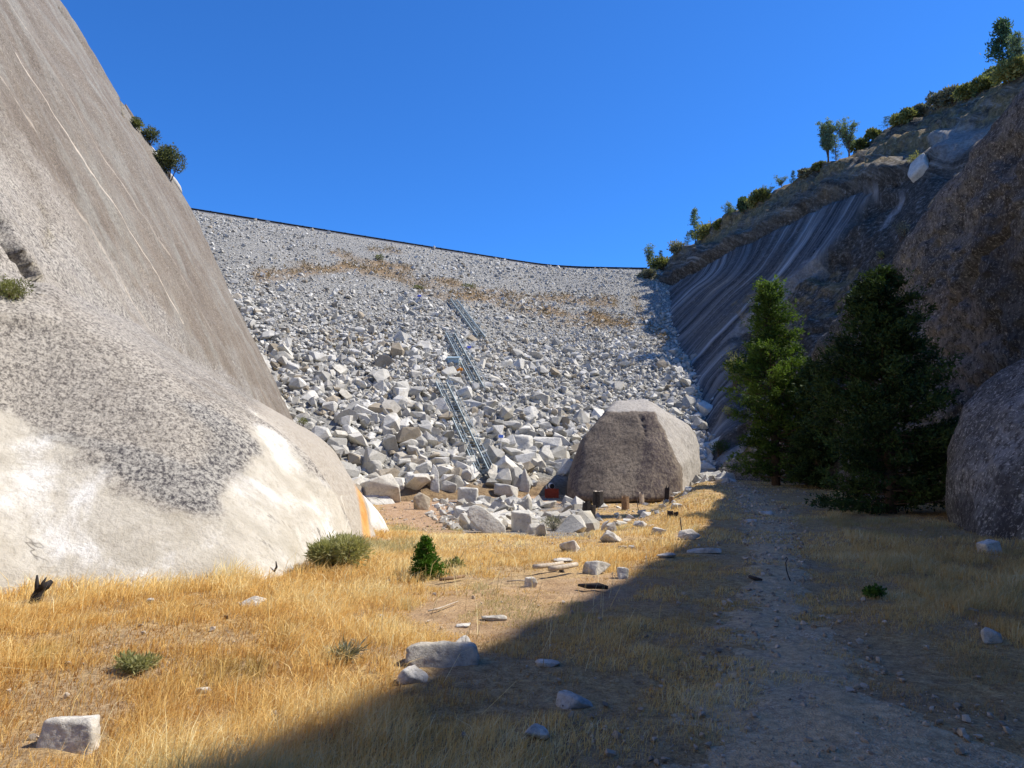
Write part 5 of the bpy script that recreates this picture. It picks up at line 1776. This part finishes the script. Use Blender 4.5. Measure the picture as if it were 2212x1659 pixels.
def flake(pix, label, d0, th, mat=M_BOULD):
    P = []
    for (x, y) in pix:
        P.append(at(x, y, d0)); P.append(at(x, y, d0 + th))
    V, F = hull_rock(P, 4, 1, .04, 1.2, 5)
    me = mesh_np('rock_flake', V, F, True, None, [mat]); c = V.mean(axis=0); recenter(me, c)
    return link('rock_flake', me, label=label, cat='rock', loc=c)
flake([(268, 215), (285, 245), (318, 300), (322, 312), (300, 300), (270, 240)], 'upper thin granite flake peeling off the left skyline', 40.5, 1.6, M_BLOCK)
flake([(318, 312), (330, 318), (350, 345), (358, 362), (340, 350), (318, 325)], 'pale split flake between the two skyline shrubs', 40.3, 1.6)
flake([(350, 362), (366, 370), (390, 402), (397, 424), (378, 408), (358, 382)], 'pale granite flake under the large oak shrub', 40.4, .9)

# ------------------------------------------------------------------ grass
def grass_mesh(name, X, Y, h, w, tint, green, grey, lean=0.85):
    n = len(X)
    Z = Gz(X, Y) - 0.01
    az = rng.uniform(0, 2 * np.pi, n)
    ca, sa = np.cos(az), np.sin(az)
    la = rng.normal(0.0, 1.3, n) + 0.4
    lx, ly = np.cos(la), np.sin(la)
    ln = np.abs(rng.normal(0, 1, n)) * lean + .05
    b = np.stack([X, Y, Z], -1)
    side = np.stack([ca, sa, 0 * ca], -1) * (w / 2)[:, None]
    dr = np.stack([lx * ln, ly * ln, 0 * ln], -1)
    p1 = b + np.stack([0 * h, 0 * h, h * .55], -1) + dr * (h * .3)[:, None]
    tip = b + np.stack([0 * h, 0 * h, h * (1 - .18 * ln)], -1) + dr * h[:, None]
    V = np.stack([b - side, b + side, p1 + side * .75, p1 - side * .75, tip], 1).reshape(-1, 3)
    k = np.arange(n) * 5
    F = np.concatenate([np.stack([k, k + 1, k + 2], -1), np.stack([k, k + 2, k + 3], -1), np.stack([k + 3, k + 2, k + 4], -1)])
    rep = lambda a: np.repeat(np.clip(a, 0, 1), 5)
    return mesh_np(name, V, F, False, {'tint': rep(tint), 'green': rep(green), 'grey': rep(grey)}, [M_GRASS])

def grass():
    out = []
    for (y0, y1, dens, wid, cl) in ((2.3, 5.5, 3600, .0045, 1), (5.5, 9, 2300, .0065, 1), (9, 14, 1100, .0095, 1), (14, 24, 330, .016, 1), (24, 46, 75, .034, 1), (46, 62, 24, .06, 1)):
        x0, x1 = -0.75 * y1 - .5, 0.75 * y1 + .5
        x0 = max(x0, -10)
        x1 = min(x1, 17)
        A = (x1 - x0) * (y1 - y0)
        n = int(A * dens)
        X = rng.uniform(x0, x1, n); Y = rng.uniform(y0, y1, n)
        k = np.abs(X) < 0.74 * Y + .6
        X, Y = X[k], Y[k]
        Z = Gz(X, Y)
        px, py = proj(np.stack([X, Y, Z], -1))
        n1 = fbm(X * .7, Y * .7, 3.0, 3); n2 = fbm(X * 2.6, Y * 2.6, 6.0, 2); n3 = fbm(X * .35, Y * .35, 9.0, 2)
        pd = path_dist(X, Y)
        hgt = np.full(len(X), .115)
        left = ss(0.5, -2.5, X + .12 * (Y - 8)) * ss(34, 24, Y)
        hgt += left * .13
        tall = ss(60, 0, np.abs(py - 1245)) * ss(900, 700, px)
        hgt += tall * .12
        mead = inpoly(px, py, [(840, 1140), (1250, 1155), (1350, 1200), (1250, 1235), (900, 1265), (780, 1240)])
        hgt += mead * .07 * ss(1180, 1215, py)
        bank = inpoly(px, py, [(1240, 1240), (1500, 1070), (1580, 1070), (1470, 1190), (1330, 1240)])
        hgt += bank * .12
        rt = inpoly(px, py, [(1780, 1110), (2212, 1150), (2212, 1400), (1900, 1250)])
        hgt += rt * .12
        hgt *= np.clip(.72 + .5 * n1 + .4 * n2, .3, 2.0)
        prob = np.clip(.9 + .4 * n1 + .4 * n2, .5, 1)
        prob *= np.where(pd < 1.3, np.clip(.62 + .3 * ss(.4, 1.2, pd) + .8 * n1 + .5 * n2, .12, 1), ss(1.2, 2.2, pd) * .3 + .7)
        soil = inpoly(px + n1 * 20, py + n2 * 5, [(780, 1030), (1100, 1040), (1500, 1045), (1230, 1085), (1000, 1085), (985, 1150), (930, 1160), (840, 1125)])
        prob *= np.where(soil, .10, 1)
        gul = inpoly(px, py, [(985, 1080), (1270, 1085), (1275, 1155), (1200, 1165), (1000, 1150)])
        prob *= np.where(gul, .05, 1)
        bare = inpoly(px + n1 * 25, py + n1 * 10, [(1000, 1270), (1250, 1255), (1400, 1270), (1250, 1330), (950, 1380), (850, 1360)])
        prob *= np.where(bare, .6, 1)
        hgt *= np.where(bare, .6, 1)
        corner = ss(.2, 1.2, X) * ss(5.2, 3.8, Y)
        prob *= 1 - .7 * corner * ss(-.3, .3, -n1)
        hgt *= np.where(pd < 1.2, .75, 1)
        hgt *= .7
        # blades stay shorter in front of the camera
        hgt *= ss(1.6, 4.0, Y) * .5 + .5
        for (ex, ey, ra, rb) in EXC:
            e = ((X - ex) / ra) ** 2 + ((Y - ey) / rb) ** 2
            hgt = np.where(e < 1, hgt * .12, np.where(e < 2.2, hgt * .5, hgt))
        u = rng.uniform(0, 1, len(X))
        k = u < prob
        # drop blades inside the cliffs
        k &= X > wallx(Y, np.maximum(Z, 0.0)) - .1
        X, Y, hgt, n1, n2, n3, px, py, left, bank, mead = [a[k] for a in (X, Y, hgt, n1, n2, n3, px, py, left, bank, mead)]
        m_ = len(X)
        hh = hgt * rng.uniform(.55, 1.35, m_)
        ww = wid * rng.uniform(.6, 1.4, m_)
        warm = left * .06
        tint = .52 + .30 * n1 + .26 * n2 + .15 * n3 + rng.normal(0, .22, m_) - warm * .5 + .12 * mead
        grn = np.clip(ss(.30, .75, n3 + .35 * n2) * .55, 0, .8)
        gp_ = inpoly(px, py, [(280, 1330), (640, 1350), (560, 1480), (100, 1530), (60, 1430)])
        grn = np.clip(grn + gp_ * ss(-.1, .5, n1) * .45, 0, .8)
        gry = np.clip(ss(-1.5, 2.5, X - .2 * Y) * .25 + .35 * ss(.1, .6, -n1), 0, .6) * (1 - left)
        out.append((X, Y, hh, ww, tint, grn, gry))
    # long arching seed stalks standing over the rest
    n = 900
    X = rng.uniform(-7, 2.5, n); Y = rng.uniform(3.2, 13, n)
    k = (np.abs(X) < .72 * Y) & (path_dist(X, Y) > 1.6) & (X > wallx(Y, np.zeros(n)) + .05)
    X, Y = X[k], Y[k]; m_ = len(X)
    out.append((X, Y, rng.uniform(.22, .5, m_) * ss(-2, 8, Y + 2), .0035 * (.6 + Y * .14) * rng.uniform(.7, 1.3, m_), rng.uniform(.55, 1.15, m_), rng.uniform(0, .25, m_), np.where(rng.uniform(0, 1, m_) < .2, .8, 0.0)))
    cat_ = [np.concatenate(a) for a in zip(*out)]
    print('grass blades', len(cat_[0]))
    link('grass', grass_mesh('grass', *cat_), label='dry golden grass covering the meadow', cat='grass', kind='stuff')
grass()

# brown weeds in the strips of the dam
n = 26000
X = rng.uniform(-48, 26, n); T = rng.uniform(2, (ZC + 1) / SL, n)
Y = Yt(X) + T
P = np.stack([X, Y, Dz(X, Y)], -1)
px, py = proj(P)
bm_ = brown_mask(P, px, py)
k = (rng.uniform(0, 1, n) < bm_ * .75) & (px > 380) & (px < 1500)
P = P[k]
rep = 5
C = np.repeat(P, rep, axis=0) + rng.normal(0, .18, (len(P) * rep, 3)) * np.array([1, 1, .3]) + np.array([0, 0, .12])
D_ = rng.normal(0, .5, (len(C), 3)) + np.array([0, 0, 1])
link('dry_weeds', leaves_mesh('dry_weeds', C, D_, rng.uniform(.2, .5, len(C)), rng.uniform(0, 1, len(C)), L_BROWN, .25, .3), label='brown dry weeds growing in strips across the dam face', cat='weeds', kind='stuff')
print('rocks', len(RP), 'chosen', len(chosen))
